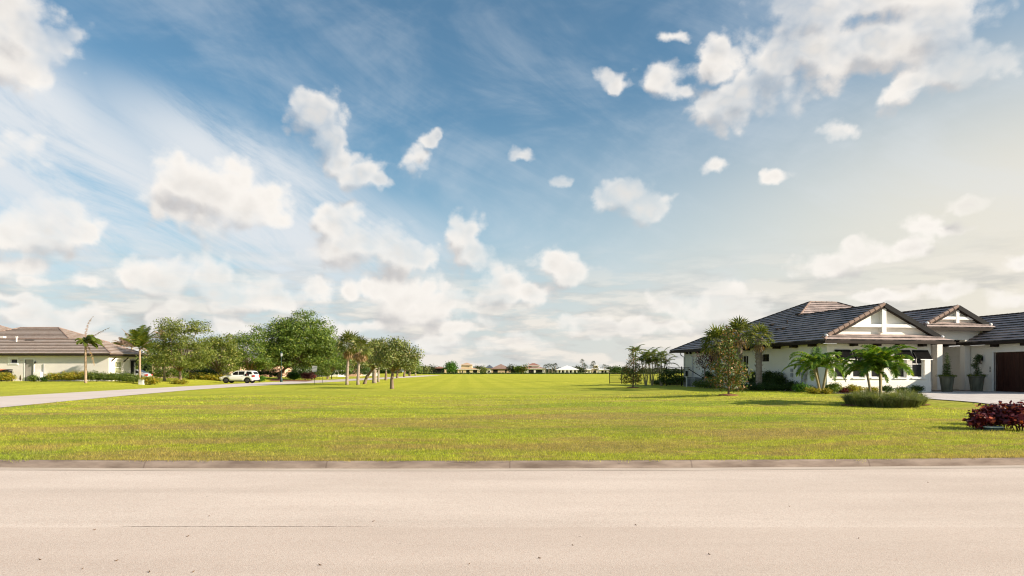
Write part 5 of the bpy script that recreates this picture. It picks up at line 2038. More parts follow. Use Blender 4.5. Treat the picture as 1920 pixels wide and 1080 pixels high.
# mailboxes, sign, lamp posts along the side road
b_ = gp(463.5, 718.5)
r = thing('mailbox', 'black mailbox on a pale post in front of the white car', 'mailbox', b_)
mb = MB()
mb.box(-.05, .05, -.05, .05, -.2, 1.0)
mb.build('post', M['trim'], r)
mb = MB()
mb.prism([(-.30, -.14, 1.0), (-.30, .14, 1.0), (-.30, .14, 1.18), (-.30, .09, 1.28), (-.30, 0, 1.32), (-.30, -.09, 1.28), (-.30, -.14, 1.18)], (0.6, 0, 0))
mb.build('box', M['black'], r)
mb = MB()
mb.box(-.02, .0, -.17, -.141, 1.08, 1.30)
mb.build('flag', M['red'], r)
b_ = gp(621.5, 710.5)
r = thing('mailbox', 'small dark mailbox across the side road beyond the square sign', 'mailbox', b_)
mb = MB()
mb.box(-.07, .07, -.07, .07, -.2, 0.85)
mb.build('post', M['fascia'], r)
mb = MB()
mb.prism([(-.33, -.2, .85), (-.33, .2, .85), (-.33, .2, 1.1), (-.33, .12, 1.25), (-.33, 0, 1.3), (-.33, -.12, 1.25), (-.33, -.2, 1.1)], (0.66, 0, 0))
mb.build('box', M['black'], r)
b_ = gp(590, 720.5)
r = thing('road_sign', 'pale square road sign seen from behind on a thin post', 'sign', b_, radians(6))
k = b_.y / F
mb = MB()
mb.tube([(0, 0.03, -.2), (0, 0.03, 34 * k)], 0.028, 8)
mb.build('post', M['green_metal'], r)
mb = MB()
x0, x1, z0, z1 = -4.7 * k, 4.2 * k, 23.2 * k, 34.5 * k
c_ = 0.05
mb.prism([(x0 + c_, 0, z0), (x1 - c_, 0, z0), (x1, 0, z0 + c_), (x1, 0, z1 - c_), (x1 - c_, 0, z1), (x0 + c_, 0, z1), (x0, 0, z1 - c_), (x0, 0, z0 + c_)], (0, -0.012, 0))
mb.build('sign_plate', M['grey_metal'], r)
mb = MB()
mb.box(-.07, .05, -.012, 0.0, 11.5 * k, 17.5 * k)
mb.build('reflector', M['red'], r)
b_ = gp(605, 719)
mb = MB()
mb.tube([(b_.x, b_.y, b_.z - .1), (b_.x, b_.y, b_.z + .85)], 0.03, 6)
mb.lathe((b_.x, b_.y, b_.z + 0.83), [(0.04, 0), (0.04, 0.03), (0.01, 0.06)], 6)
tag(mb.build('marker_stake', M['ridge']), 'short brown stake on the grass right of the square sign', 'stake')
b_ = gp(527.5, 716.5)
r = thing('street_lamp', 'dark green lamp post in front of the biggest tree left of the side road', 'street lamp', b_)
mb = MB()
mb.lathe((0, 0, -.1), [(.20, 0), (.20, .5), (.13, .75), (.08, .9), (.06, 1.4), (.05, 3.9), (.08, 3.95), (.05, 4.05)], 12)
mb.build('post', M['green_metal'], r)
mb = MB()
mb.lathe((0, 0, 3.95), [(.10, 0), (.17, .1), (.20, .45), (.05, .5)], 10)
mb.build('lantern', M['grey_metal'], r)
mb = MB()
mb.lathe((0, 0, 4.451), [(.24, 0), (.20, .06), (.06, .22), (.02, .32)], 10)
mb.build('lamp_cap', M['green_metal'], r)

# ------------------------------------------------------------------ broad-leaved trees, left
oak(gp(338, 718), 272, 402, 603, 708, 'airy grey green oak with open top on the lawn left of the white car', 31, 'oak', 18, 0.5, 15, 0.20, 0.20, rough_top=0.35)
oak(on(-61.5, 118), 262, 330, 636, 700, 'leafy tree behind the full coconut palm', 32, 'oak_dark', 10, 0.62, 14, 0.26, 0.2)
oak(gp(410, 713.5), 366, 452, 620, 708, 'round oak standing behind the white car bonnet', 33, 'oak', 14, 0.62, 14, 0.26, 0.22)
oak(on(-45.5, 118), 424, 518, 620, 708, 'oak right of the white car with dark lower crown', 34, 'oak_dark', 14, 0.62, 14, 0.27, 0.25, rough_top=0.2)
oak(on(-42.6, 125), 484, 640, 592, 704, 'biggest and tallest oak left of the side road', 35, 'oak_dark', 30, 0.62, 15, 0.30, 0.34, rough_top=0.32)
oak(on(-53.0, 150), 372, 442, 630, 708, 'oak crown showing between the two oaks near the white car', 36, 'oak', 12, 0.62, 12, 0.32, 0.25)
oak(on(-40.5, 150), 588, 664, 640, 708, 'lower oak right behind the biggest oak', 37, 'oak_dark', 14, 0.62, 12, 0.32, 0.25)
oak(on(-40, 190), 620, 700, 650, 703, 'far oak behind the fan palms beyond the side road', 38, 'oak', 12, 0.62, 12, 0.38, 0.3)
oak(on(-47, 175), 560, 640, 645, 703, 'far oak behind the square road sign', 39, 'oak_dark', 12, 0.62, 12, 0.38, 0.3)
oak(on(-72, 130), 196, 262, 655, 703, 'dark tree behind the right end of the cream house roof', 40, 'hedge_mid', 9, 0.62, 12, 0.3, 0.2)
oak(on(-57, 140), 300, 380, 640, 703, 'mid green tree behind the airy oak', 41, 'oak_dark', 11, 0.5, 12, 0.32, 0.25)
# the dead grey crowns behind the roof and a yellowing palm
for (px, Y, h, lab, sd_, mt) in ((231, 104, 5.0, 'grey brown dead palm crown above the right end of the cream roof', 51, 'frond_dead'), (247, 110, 5.0, 'second dead palm crown just left of the full coconut palm', 52, 'frond_dead'),
                                 (308, 92, 5.6, 'yellowing palm rising behind the airy oak', 53, 'frond_dry'), (220, 118, 5.6, 'small green palm top just above the cream roof', 54, 'frond')):
    palm_clump(on((px - 960) / F * Y, Y), [(0, 0, h)], lab, sd_, mt, 'feather_palm', 1.9 if mt != 'frond' else 1.2, 13, 0.55, 0.12, 75, 1.3, 0.6, 16, 0.09)

# sabal palms and oaks in the strip between the side road and the field
SG = 'fan palms in the strip beside the side road'
sabal(gp(650.5, 721.5), 4.7, 'tall fan palm with grey green head, left of the pair beside the side road', 61, 1.75, 30, 16, 0.17, group=SG, boots=False, lean=(0.35, 0), skirt_mat='frond_dry').rotation_euler[2] = 0
sabal(gp(671, 721.5), 4.1, 'fan palm with tan drooping dead skirt, right of the pair beside the side road', 62, 1.45, 20, 34, 0.16, group=SG, boots=False, lean=(0.3, 0), skirt_mat='frond_dry', mat='sabal').rotation_euler[2] = 0
sabal(gp(702, 718.5), 4.3, 'fan palm with thick trunk half hidden in oak leaves', 63, 1.4, 20, 6, 0.28, group=SG, boots=False)
sabal(gp(709.5, 716.5), 4.8, 'slim fan palm just right of the thick trunked one', 64, 1.3, 18, 4, 0.15, group=SG, boots=False)
sabal(gp(779, 704.3), 6.2, 'farthest fan palm of the strip with pale trunk', 65, 1.6, 16, 4, 0.28, group=SG, boots=False)
OG = 'oaks in the strip beside the side road'
oak(gp(684, 720), 664, 738, 628, 702, 'leaning trunked oak between the fan palms of the strip', 66, 'oak_grey', 14, 0.62, 14, 0.22, 0.20, lean=0.6, group=OG)
oak(gp(735, 729), 699, 788, 637, 697, 'nearest oak of the strip with short forked trunk and wide lopsided crown', 67, 'oak_grey', 17, 0.62, 15, 0.17, 0.17, lean=-0.05, group=OG, rough_top=0.2, fork=1.55)
oak(gp(723.5, 713), 690, 760, 645, 700, 'oak behind the nearest one, trunk in shade', 68, 'oak_grey', 12, 0.62, 13, 0.28, 0.24, group=OG)
oak(gp(745, 709), 716, 778, 655, 701, 'oak farther along the strip with pale trunk', 69, 'oak_grey', 11, 0.62, 12, 0.34, 0.3, group=OG)
oak(gp(758, 707), 735, 788, 658, 701, 'far oak of the strip seen past the lopsided crown', 70, 'oak', 10, 0.62, 12, 0.42, 0.35, group=OG)
oak(gp(768, 705), 752, 790, 666, 702, 'second last oak of the strip', 71, 'oak_dark', 9, 0.62, 12, 0.55, 0.4, group=OG)
oak(on(-50, 330), 776, 792, 672, 702, 'last small oak at the end of the strip', 72, 'oak_dark', 8, 0.62, 12, 0.6, 0.4, group=OG)

# hedges and planting under the left trees
for k, (pa, pb, Y, h, lab, mt) in enumerate((
        (352, 425, 104, 0.85, 'yellow green bed of low plants left of the white car', 'croton'),
        (280, 345, 100, 1.3, 'green hedge under the airy oak', 'hedge_mid'),
        (330, 420, 122, 1.6, 'dark hedge behind the white car bonnet', 'hedge'),
        (478, 530, 128, 1.7, 'dark hedge right of the white car', 'hedge'),
        (545, 600, 136, 1.9, 'dark clipped hedge behind the square sign', 'hedge'),
        (596, 618, 136, 2.2, 'tall green hedge right of the square sign', 'hedge_mid'),
        (616, 690, 165, 2.6, 'long dark hedge beyond the side road behind the fan palms', 'hedge'),
        (690, 745, 215, 3.4, 'far dark hedge behind the strip oaks', 'hedge'))):
    hedge_px(pa, pb, Y, h * (1.0 if k == 0 else 1.35), 1.6, lab, 80 + k, mt, 0.24, 1.1, 11)
shrub(gp(487, 716), 1.9, 1.5, 1.0, 'light green rounded bush right of the white car', 90, 'bright', 0.16, 1.1, 14)
shrub(gp(551, 712.5), 3.4, 2.2, 1.4, 'light green rounded bush at the foot of the biggest oak', 91, 'bright', 0.2, 1.1, 14)
shrub(gp(336, 720.5), 2.2, 1.2, 0.45, 'brown and yellow plants ringing the airy oak trunk', 92, 'croton', 0.14, 1.1, 14)
for k, (pa, lab) in enumerate(((572, 'reddish shrub left of the square sign post'), (584, 'reddish shrub just behind the square sign post'))):
    shrub(on(lx(pa, 128), 128), 1.6, 1.4, 1.5, lab, 95 + k, 'purple', 0.2, 1.1, 12)
# mulch bed under the biggest oak
a_, b2_, c_, d_ = gp(505, 714.3), gp(575, 715.6), gp(590, 713.0), gp(512, 711.3)
sheet('mulch_bed', [(a_.x, a_.y), (b2_.x, b2_.y), (c_.x, c_.y), (d_.x, d_.y)], M['mulch'], 0.06, 3)
# grassy far bank continues


# houses glimpsed beneath the trees
def far_house(px0, px1, Y, zw, zr_, label, wall_m, roof_m, base=0.0, windows=(), depth=10.0, upper=None, lanai=(), name='house', columns=(), roof_over=0.7, group=None):
    x0, x1 = (px0 - 960) / F * Y, (px1 - 960) / F * Y
    cx = (x0 + x1) / 2
    root = thing(name, label, 'house', (cx, Y, base), 0, group)
    w_ = (x1 - x0) / 2
    hs = []
    for (a, b_, za, zb_) in list(windows) + list(lanai):
        hs.append((a * 2 * w_, b_ * 2 * w_, za, zb_))
    mb = MB()
    wall(mb, (-w_, 0), (w_, 0), -0.5, zw, 0.25, hs)
    wall(mb, (w_, 0.25), (w_, depth), -0.5, zw, 0.25)
    wall(mb, (w_ - 0.25, depth), (-w_, depth), -0.5, zw, 0.25)
    wall(mb, (-w_, depth - 0.25), (-w_, 0.25), -0.5, zw, 0.25)
    if upper:
        u0, u1, uz = upper[0] * 2 * w_ - w_, upper[1] * 2 * w_ - w_, upper[2]
        h2 = [(a, b_, za, zb_) for (a, b_, za, zb_) in upper[4]]
        L2 = u1 - u0
        wall(mb, (u0, 2.0), (u1, 2.0), zw, uz, 0.25, [(a * L2, b_ * L2, za, zb_) for (a, b_, za, zb_) in upper[4]])
        wall(mb, (u1, 2.25), (u1, 9), zw, uz, 0.25)
        wall(mb, (u0, 9), (u0, 2.25), zw, uz, 0.25)
    mb.build('wall', M[wall_m], root)
    for (a, b_, za, zb_) in windows:
        window(root, (-w_, 0), (w_, 0), (a * 2 * w_, b_ * 2 * w_, za, zb_), 0.08, (0, 0), sash=False, sill=False)
    for (a, b_, za, zb_) in lanai:
        m2 = MB()
        m2.box(-w_ + a * 2 * w_, -w_ + b_ * 2 * w_, 0.1, 0.2, za, zb_)
        m2.build('screened_opening', M['screen'], root)
    if upper:
        for (a, b_, za, zb_) in upper[4]:
            window(root, (u0, 2.0), (u1, 2.0), (a * L2, b_ * L2, za, zb_), 0.08, (1, 0), sash=False, sill=False)
    rb, fb = MB(), MB()
    d2 = (depth + 2 * roof_over) / 2
    sl = (zr_ - zw) / min(d2, w_ + roof_over)
    hip(rb, fb, None, -w_ - roof_over, w_ + roof_over, -roof_over, depth + roof_over, zw, sl, 0.25)
    if upper:
        uw = (u1 - u0) / 2 + roof_over
        hip(rb, fb, None, u0 - roof_over, u1 + roof_over, 2 - roof_over, 9 + roof_over, uz, upper[3], 0.25)
    rb.build('roof', M[roof_m], root)
    fb.build('eave', M['trim' if wall_m in ('stucco', 'stucco_yellow') else 'fascia'], root)
    for cxx in columns:
        m2 = MB()
        m2.box(-w_ + cxx * 2 * w_ - 0.25, -w_ + cxx * 2 * w_ + 0.25, -roof_over + 0.1, -roof_over + 0.6, -0.4, zw - 0.26)
        m2.build('column', M['trim'], root)
    return root


far_house(285, 395, 126, 3.6, 6.2, 'tan house glimpsed beneath the airy oak', 'stucco_tan', 'tile_brown', 0.4, [(0.16, 0.22, 1.0, 2.4), (0.5, 0.56, 1.0, 2.4), (0.8, 0.86, 1.0, 2.4)])
far_house(398, 447, 150, 3.4, 6.0, 'tan house glimpsed behind the white car', 'stucco_tan', 'tile_brown', 0.2, [(0.1, 0.2, 1.0, 2.4), (0.72, 0.84, 1.0, 2.4)])
far_house(462, 520, 158, 3.4, 6.0, 'pink house glimpsed right of the white car', 'stucco_pink', 'tile_brown', 0.1, [(0.12, 0.2, 1.0, 2.4), (0.45, 0.56, 1.0, 2.4)])
far_house(556, 600, 190, 3.6, 6.2, 'white walled house glimpsed behind the square sign', 'stucco', 'tile_far', 0.1, [(0.2, 0.3, 1.0, 2.4)])
far_house(606, 634, 210, 3.4, 6.0, 'white house glimpsed left of the fan palm pair', 'stucco', 'metal_white', 0.0, [(0.5, 0.6, 1.0, 2.4)])
far_house(652, 668, 230, 3.4, 6.0, 'pink walled house glimpsed between the fan palm trunks', 'stucco_pink', 'tile_far', 0.0, [(0.3, 0.5, 1.0, 2.2)])
far_house(672, 700, 260, 3.4, 6.0, 'pale house glimpsed behind the leaning oak trunk', 'stucco', 'tile_far', 0.0, [(0.3, 0.5, 1.0, 2.2)])

# ------------------------------------------------------------------ far side of the field
FY = 480.0
k = FY / F
far_house(810, 834, 480, 4.0, 5.4, 'dark red roofed house left of the round tree across the field', 'stucco_tan', 'tile_red', 0.0, lanai=[(0.04, 0.96, -0.3, 3.6)], depth=12)
far_house(858, 898, 490, 3.4, 4.4, 'yellow two storey house with sand coloured roof across the field', 'stucco_yellow', 'tile_sand', 0.0,
          windows=[(0.08, 0.14, 0.6, 2.6), (0.2, 0.25, 0.6, 2.6)], lanai=[(0.40, 0.56, 0.0, 2.8), (0.72, 0.92, 0.0, 2.8)], upper=(0.16, 0.66, 6.6, 0.35, [(0.42, 0.48, 4.7, 5.9), (0.53, 0.59, 4.7, 5.9), (0.64, 0.70, 4.7, 5.9)]), depth=11)
far_house(911, 924, 530, 4.6, 7.0, 'small house with blue grey roof across the field', 'stucco_cream', 'tile_blue', 0.0, windows=[(0.3, 0.6, 0.8, 2.6)])
far_house(921, 957, 478, 3.6, 7.0, 'wide brown hip roofed house left of centre across the field', 'stucco_tan', 'tile_far', 0.0, lanai=[(0.10, 0.34, 0.0, 3.0), (0.72, 0.80, 0.0, 3.0)], depth=13)
far_house(983, 1022, 475, 3.9, 5.6, 'white two storey house with reddish hip roof across the field', 'stucco', 'tile_red', 0.0, windows=[(0.92, 0.96, 1.5, 2.6)],
          lanai=[(0.20, 0.46, 0.0, 2.9), (0.55, 0.88, 0.0, 2.9)], upper=(0.16, 0.74, 5.9, 0.42, [(0.10, 0.34, 4.2, 5.4)]), depth=12)
far_house(1046, 1083, 470, 3.0, 6.0, 'white metal roofed bungalow across the field', 'stucco', 'metal_white', 0.0, lanai=[(0.05, 0.12, 0.2, 2.6), (0.2, 0.30, 0.2, 2.6), (0.42, 0.5, 0.2, 2.6), (0.6, 0.70, 0.2, 2.6), (0.82, 0.92, 0.2, 2.6)], depth=13,
          columns=(0.16, 0.36, 0.56, 0.76), roof_over=1.4)
far_house(1096, 1108, 480, 3.0, 4.6, 'small white cottage right of the metal roofed bungalow', 'stucco', 'metal_white', 0.0, windows=[(0.6, 0.8, 0.8, 2.2)])
far_house(1109, 1132, 500, 3.8, 4.8, 'pale house with small raised tower across the field', 'stucco_yellow', 'metal_white', 0.0, lanai=[(0.1, 0.4, 0.2, 2.6)], upper=(0.25, 0.55, 6.4, 0.3, [(0.3, 0.7, 4.8, 5.8)]))
far_house(1123, 1141, 478, 3.0, 4.4, 'low white house with blue shaded porch nearest the black fence', 'stucco', 'metal_white', 0.0, lanai=[(0.25, 0.5, 0.2, 2.5), (0.6, 0.8, 0.2, 2.5)])


def far_tree(px0, px1, ytop, Y, label, seed, mat='far_tree', ybot=699, n=8):
    return oak(on(((px0 + px1) / 2 - 960) / F * Y, Y), px0, px1, ytop, ybot, label, seed, mat, n, 1.8, 12, 0.85, 0.35, limbs=False, name='tree')


far_tree(835, 855, 678.5, 465, 'bright round green tree left of the yellow house', 101, 'bright', n=12)
far_tree(788, 806, 686, 455, 'low grey green tree at the left end of the far row', 102, 'oak_grey')
far_tree(803, 815, 685, 470, 'green tree just left of the dark red roof', 103)
far_tree(888, 906, 686, 500, 'dark tree between the yellow house and the blue grey roof', 104)
far_tree(902, 914, 689, 470, 'low shrubby tree left of the brown hip roof', 105, 'oak_grey')
far_tree(952, 968, 685, 470, 'dark green tree right of the brown hip roof', 106)
far_tree(964, 982, 687, 466, 'broad dark tree left of the white two storey house', 107, 'oak_dark')
far_tree(978, 988, 685, 462, 'reddish leaved tree before the white two storey house', 108, 'magnolia')
far_tree(1074, 1092, 687, 505, 'dark green tree behind the bungalow', 109)
far_tree(1088, 1098, 692, 470, 'low green bush tree beside the small cottage', 110)
far_tree(1136, 1148, 688, 480, 'round dark tree behind the left post of the black fence', 111)
far_tree(1146, 1164, 687, 440, 'wide dark green tree seen over the black fence', 112, 'hedge')
far_tree(1160, 1182, 689, 460, 'dark tree behind the bronze leaved tree', 113)
far_tree(1196, 1216, 690, 430, 'dark tree behind the palm group by the fence', 114)
FPG = 'palms in front of the far houses'
for j, (px, ytop, Y, lab) in enumerate(((1023, 686, 468, 'far palm touching the right side of the white two storey house'), (1029, 684.5, 470, 'second far palm left of the bungalow'),
                                       (1035, 685.5, 466, 'third far palm left of the bungalow'), (1041, 684, 472, 'dark headed far palm closest to the bungalow roof'),
                                       (1091.5, 676.5, 480, 'tallest far palm with round dark head'), (1095, 684, 476, 'shorter far palm under the tallest one'),
                                       (1098, 686, 474, 'low far palm right of the tallest one'), (1112.5, 680, 480, 'far palm left of the small tower'), (1110, 686, 476, 'low far palm before the small tower'),
                                       (1133, 686, 470, 'far palm right of the small tower'), (1118, 690, 470, 'low far palm before the pale tower house'))):
    g = on((px - 960) / F * Y, Y)
    sabal(g, EYE + (HOR - ytop) / F * Y - 0.8, lab, 120 + j, 2.0, 16, 0, 0.22, group=FPG, boots=False, mat='far_tree', segs=8)
# clipped hedge along the far edge of the field, and the wood behind
mb_rng = np.random.default_rng(4)
root = thing('hedge', 'long low dark hedge along the far edge of the field', 'hedge', (-10, 452, 0))
blobs = [((x, 0, 0.3), (2.2, 1.2, 0.5)) for x in np.arange(-58, 105, 3.0)]
P_, N_, S_ = clumps(blobs, mb_rng, 1.2, 8, 0.5, 0.6, 0.5)
leaf_mesh('foliage', P_, N_, S_, M['hedge'], root, mb_rng, 0.6)
rng_ = np.random.default_rng(9)
blobs = []
for i in range(150):
    x = rng_.uniform(-330, 330)
    y = rng_.uniform(560, 660)
    h = rng_.uniform(2.2, 4.2)
    blobs.append(((x, y, h * 0.55), (rng_.uniform(5, 9), 4, h * 0.6)))
for i in range(30):
    x = rng_.uniform(-190, -75)
    blobs.append(((x, rng_.uniform(250, 300), 2.6), (6, 3, 3.2)))
P_, N_, S_ = clumps(blobs, rng_, 1.6, 9, 1.0, 1.3, 0.4)
o = leaf_mesh('distant_wood', P_, N_, S_, M['far_tree'], None, rng_, 0.7)
tag(o, 'low dark line of woodland along the horizon behind the far houses', 'woodland', kind='stuff')

# ------------------------------------------------------------------ right: black fence, palms, bronze-leaved trees
def fence(p0, p1, h, label, gate=False, n_post=None, posts_h=None):
    a, b_ = Vector((p0[0], p0[1], 0)), Vector((p1[0], p1[1], 0))
    d = b_ - a
    L = d.length
    d.normalize()
    r = thing('fence', label, 'fence', (a.x, a.y, gz(a.x, a.y)), 0)

    def g(s):
        p = a + d * s
        return Vector((p.x - a.x, p.y - a.y, gz(p.x, p.y) - gz(a.x, a.y)))
    n = n_post or max(1, int(round(L / 1.9)))
    for i in range(n + 1):
        mb = MB()
        q = g(L * i / n)
        hh = (posts_h or h + 0.05)
        mb.box(q.x - .035, q.x + .035, q.y - .035, q.y + .035, q.z - .2, q.z + hh)
        mb.box(q.x - .05, q.x + .05, q.y - .05, q.y + .05, q.z + hh, q.z + hh + .03)
        mb.build('post', M['black'], r)
    mb = MB()
    for z_ in (0.12, h - 0.16, h):
        for i in range(n):
            mb.bar(g(L * i / n) + Vector((0, 0, z_)), g(L * (i + 1) / n) + Vector((0, 0, z_)), 0.025, 0.035)
    m_ = int(L / 0.115)
    for i in range(m_):
        q = g(L * (i + .5) / m_)
        mb.box(q.x - .008, q.x + .008, q.y - .008, q.y + .008, q.z + .08, q.z + h)
    mb.build('picket_panel', M['black'], r)
    return r


fa, fb_ = (11.15, 78), (13.3, 74.5)
fence(fa, fb_, 1.12, 'left section of the black picket fence, ending at the field')
fence(fb_, (16.2, 71.5), 1.15, 'middle section of the black picket fence behind the palm group')
fence((14.6, 64.5), (17.2, 63.5), 1.75, 'tall black picket gate section beside the clipped hedge', n_post=2)


def magnolia(base, w_, h, label, seed, dens=0.6, per=9, leaf=0.15, mat='magnolia', stem=0.05, gap=0.4):
    rng = np.random.default_rng(seed)
    rnd = random.Random(seed)
    r = thing('bronze_leaved_tree', label, 'tree', base, 0, 'bronze leaved trees on the right lawn')
    blobs = []
    n = 26
    tb = MB()
    tb.tube([(0, 0, -.2), (0, 0, .3), (0.03, 0, h * .5), (0, 0, h * .96)], [stem * 1.5, stem * 1.1, stem * .7, stem * .2], 8)
    for i in range(n):
        f = i / (n - 1)
        z = gap + (h - gap - 0.1) * f
        wr = w_ / 2 * (0.70 + 0.5 * sin(pi * min(1, f * 1.6 + 0.15)) * (1 if f < .6 else .8)) * (1 - f ** 2.2 * 0.72)
        a = i * 2.4
        rr = wr * 0.62 * rnd.uniform(0.75, 1.15)
        c = (cos(a) * rr, sin(a) * rr, z)
        blobs.append((c, (wr * .48, wr * .48, h * .095)))
        tb.tube([(0, 0, z - 0.25), c], [stem * .35, stem * .1], 5)
    P_, N_, S_ = clumps(blobs, rng, dens, per, leaf * 0.9, leaf, 0.1)
    leaf_mesh('crown', P_, N_, S_, M[mat], r, rng, 0.42)
    tb.build('trunk', M['bark'], r, True)
    mb = MB()
    mb.lathe((0, 0, 0), [(0.62, -0.04), (0.5, 0.035), (0.2, 0.07), (0.05, 0.08)], 16)
    mb.build('mulch_ring', M['mulch'], r, True)
    return r


magnolia(gp(1366, 741), 2.0, 3.6, 'taller bronze and green leaved tree standing before the house side wall', 201, 0.62, 9)
magnolia(gp(1187, 727), 1.75, 3.25, 'bronze leaved tree standing before the black fence', 202, 0.5, 9, 0.15)

# palms behind the fence tree
FG = 'slender palms clustered behind the black fence'
for j, (px, py, Y, ch, lab) in enumerate(((1192, 655, 66, 1.25, 'dark palm top directly above the fence tree'), (1211, 664, 64, 1.3, 'green palm just right of the fence tree'), (1223, 662, 66, 1.35, 'middle palm of the group by the fence'), (1240, 664, 63, 1.5, 'rightmost palm of the group by the fence, arching over the clipped hedge'))):
    g = on((px - 960) / F * Y, Y)
    z = EYE + (HOR - py) / F * Y - g.z - 0.3
    tr = [(0, 0, z), (-0.35, 0.2, z * 0.82), (0.3, -0.2, z * 0.75)] if j != 0 else [(0, 0, z)]
    palm_clump(g, tr, lab, 210 + j, 'frond', 'slender_palm', ch, 8, 0.33, 0.05, 72, 1.7, 0.5, 20, 0.05, FG, dry=3 if j else 0)

# hedges and shrubs along the right house
def hedge_run(p0, p1, h, d, label, seed, mat='hedge', leaf=0.08, dens=1.2, per=13, name='hedge'):
    a, b_ = Vector((p0[0], p0[1], 0)), Vector((p1[0], p1[1], 0))
    c = (a + b_) / 2
    L = (b_ - a).length
    return shrub(on(c.x, c.y), L, d, h, label, seed, mat, leaf, dens, per, name=name, cat='hedge', boxy=True, rz=atan2((b_ - a).y, (b_ - a).x))


def pg(px, py):
    q = gp(px, py)
    return (q.x, q.y)


hedge_run(pg(1226, 722), pg(1302, 722), 0.50, 1.0, 'low clipped hedge from the fence to the house corner', 220, 'hedge_mid', 0.09, 1.2)
hedge_run(((1238 - 960) / F * 62, 62), ((1281 - 960) / F * 62, 62.5), 1.65, 1.2, 'tall dark hedge screening the back corner of the house', 221, 'hedge', 0.13, 1.1, 14)
hedge_run(pg(1304, 728), pg(1345, 728.5), 0.62, 1.1, 'bushy green hedge behind the taller bronze tree on its left', 222, 'hedge_mid', 0.10, 1.2)
hedge_run(pg(1392, 732), pg(1494, 733), 0.46, 0.9, 'low dark hedge along the house side wall behind the nearest fan palm', 223, 'hedge', 0.09, 1.2)
shrub(local_to_world((-0.75, 15.0)), 1.2, 0.8, 1.7, 'dark tall shrub against the side wall left of the tall window', 224, 'hedge', 0.10, 1.1, 12)
for j, (px, w_, h_, lab) in enumerate(((1411, 1.1, 1.45, 'loose dark shrub under the tall side window'), (1440, 1.1, 1.5, 'dark shrub against the side wall right of the nearest fan palm'), (1458, 1.1, 1.45, 'last dark shrub before the electrical box'),
                                       (1426, 1.1, 1.2, 'dark shrub hidden behind the nearest fan palm trunk'))):
    q = hl(px, 715, 'u', -0.6)
    g = local_to_world((-0.6, q.y))
    shrub(on(g.x, g.y), w_, 0.9, h_, lab, 230 + j, 'hedge', 0.09, 0.7, 12, group='dark shrubs against the side wall')
for j, (px, py, w_, h_, mt, lab) in enumerate((
        (1503, 736, 1.1, 0.55, 'bright', 'bright yellow green shrub at the end of the low dark hedge'), (1525, 738.5, 0.9, 0.32, 'croton', 'low yellow plants left of the three stemmed palm'),
        (1561, 738, 1.0, 0.68, 'oak_dark', 'leafy green shrub right of the three stemmed palm'), (1549, 739, 0.5, 0.35, 'croton', 'small yellow plant at the foot of the three stemmed palm'),
        (1584, 738, 0.7, 0.30, 'coleus', 'low red leaved plants under the first front window'), (1597, 738, 0.8, 0.5, 'croton', 'yellow green shrub under the first front window'),
        (1483, 722, 0.45, 0.8, 'hedge', 'thin dark plant below the meter boxes'), (1497, 724, 0.45, 0.6, 'hedge', 'thin dark plant under the electrical box'), (1519, 729, 0.6, 0.35, 'purple', 'small dusky plant below the side wall corner'))):
    g = gp(px, py) if py > 730 else None
    if g is None:
        q = hl(px, 715, 'u', -0.5)
        g = local_to_world((-0.5, q.y))
        g = on(g.x, g.y)
    shrub(g, w_, w_ * 0.8, h_, lab, 240 + j, mt, 0.085, 1.1, 12)
for j in range(6):
    g = local_to_world((0.6 + j * 1.1, -0.55))
    shrub(on(g.x, g.y), 1.0, 0.6, 0.38 + 0.08 * (j % 2), ['yellow green plant under the first front window, behind the grasses', 'low plant under the second front window', 'low plant under the third front window', 'low plant between the third and fourth front windows',
          'dark spiky plant under the fourth front window', 'dark spiky plant at the right end of the front window wall'][j], 250 + j, 'croton' if j < 3 else 'hedge', 0.075, 0.8, 12, group='low plants along the window wall')

# purple-leaved small tree, fan palms and props by the side wall
pt = on((1321 - 960) / F * 57, 57)
oak(pt, 1303, 1341, 655, 697, 'small purple leaved tree before the pale side wall', 260, 'purple', 12, 0.3, 6, 0.11, 0.05, name='purple_leaved_tree', bark='bark_grey')
RG = 'fan palms along the house side wall'
sabal(on((1423 - 960) / F * 48.5, 48.5), 3.65, 'nearest fan palm with rough bowed trunk before the side wall', 270, 1.02, 22, 6, 0.20, group=RG, mat='sabal', lean=(0, 0))
sabal(on((1345 - 960) / F * 54, 54), 3.55, 'leftmost fan palm, behind the bronze tree', 271, 1.35, 28, 4, 0.17, group=RG, mat='sabal')
sabal(on((1386 - 960) / F * 51, 51), 4.1, 'tallest fan palm behind the top of the bronze tree', 272, 1.2, 26, 5, 0.17, group=RG, mat='sabal')
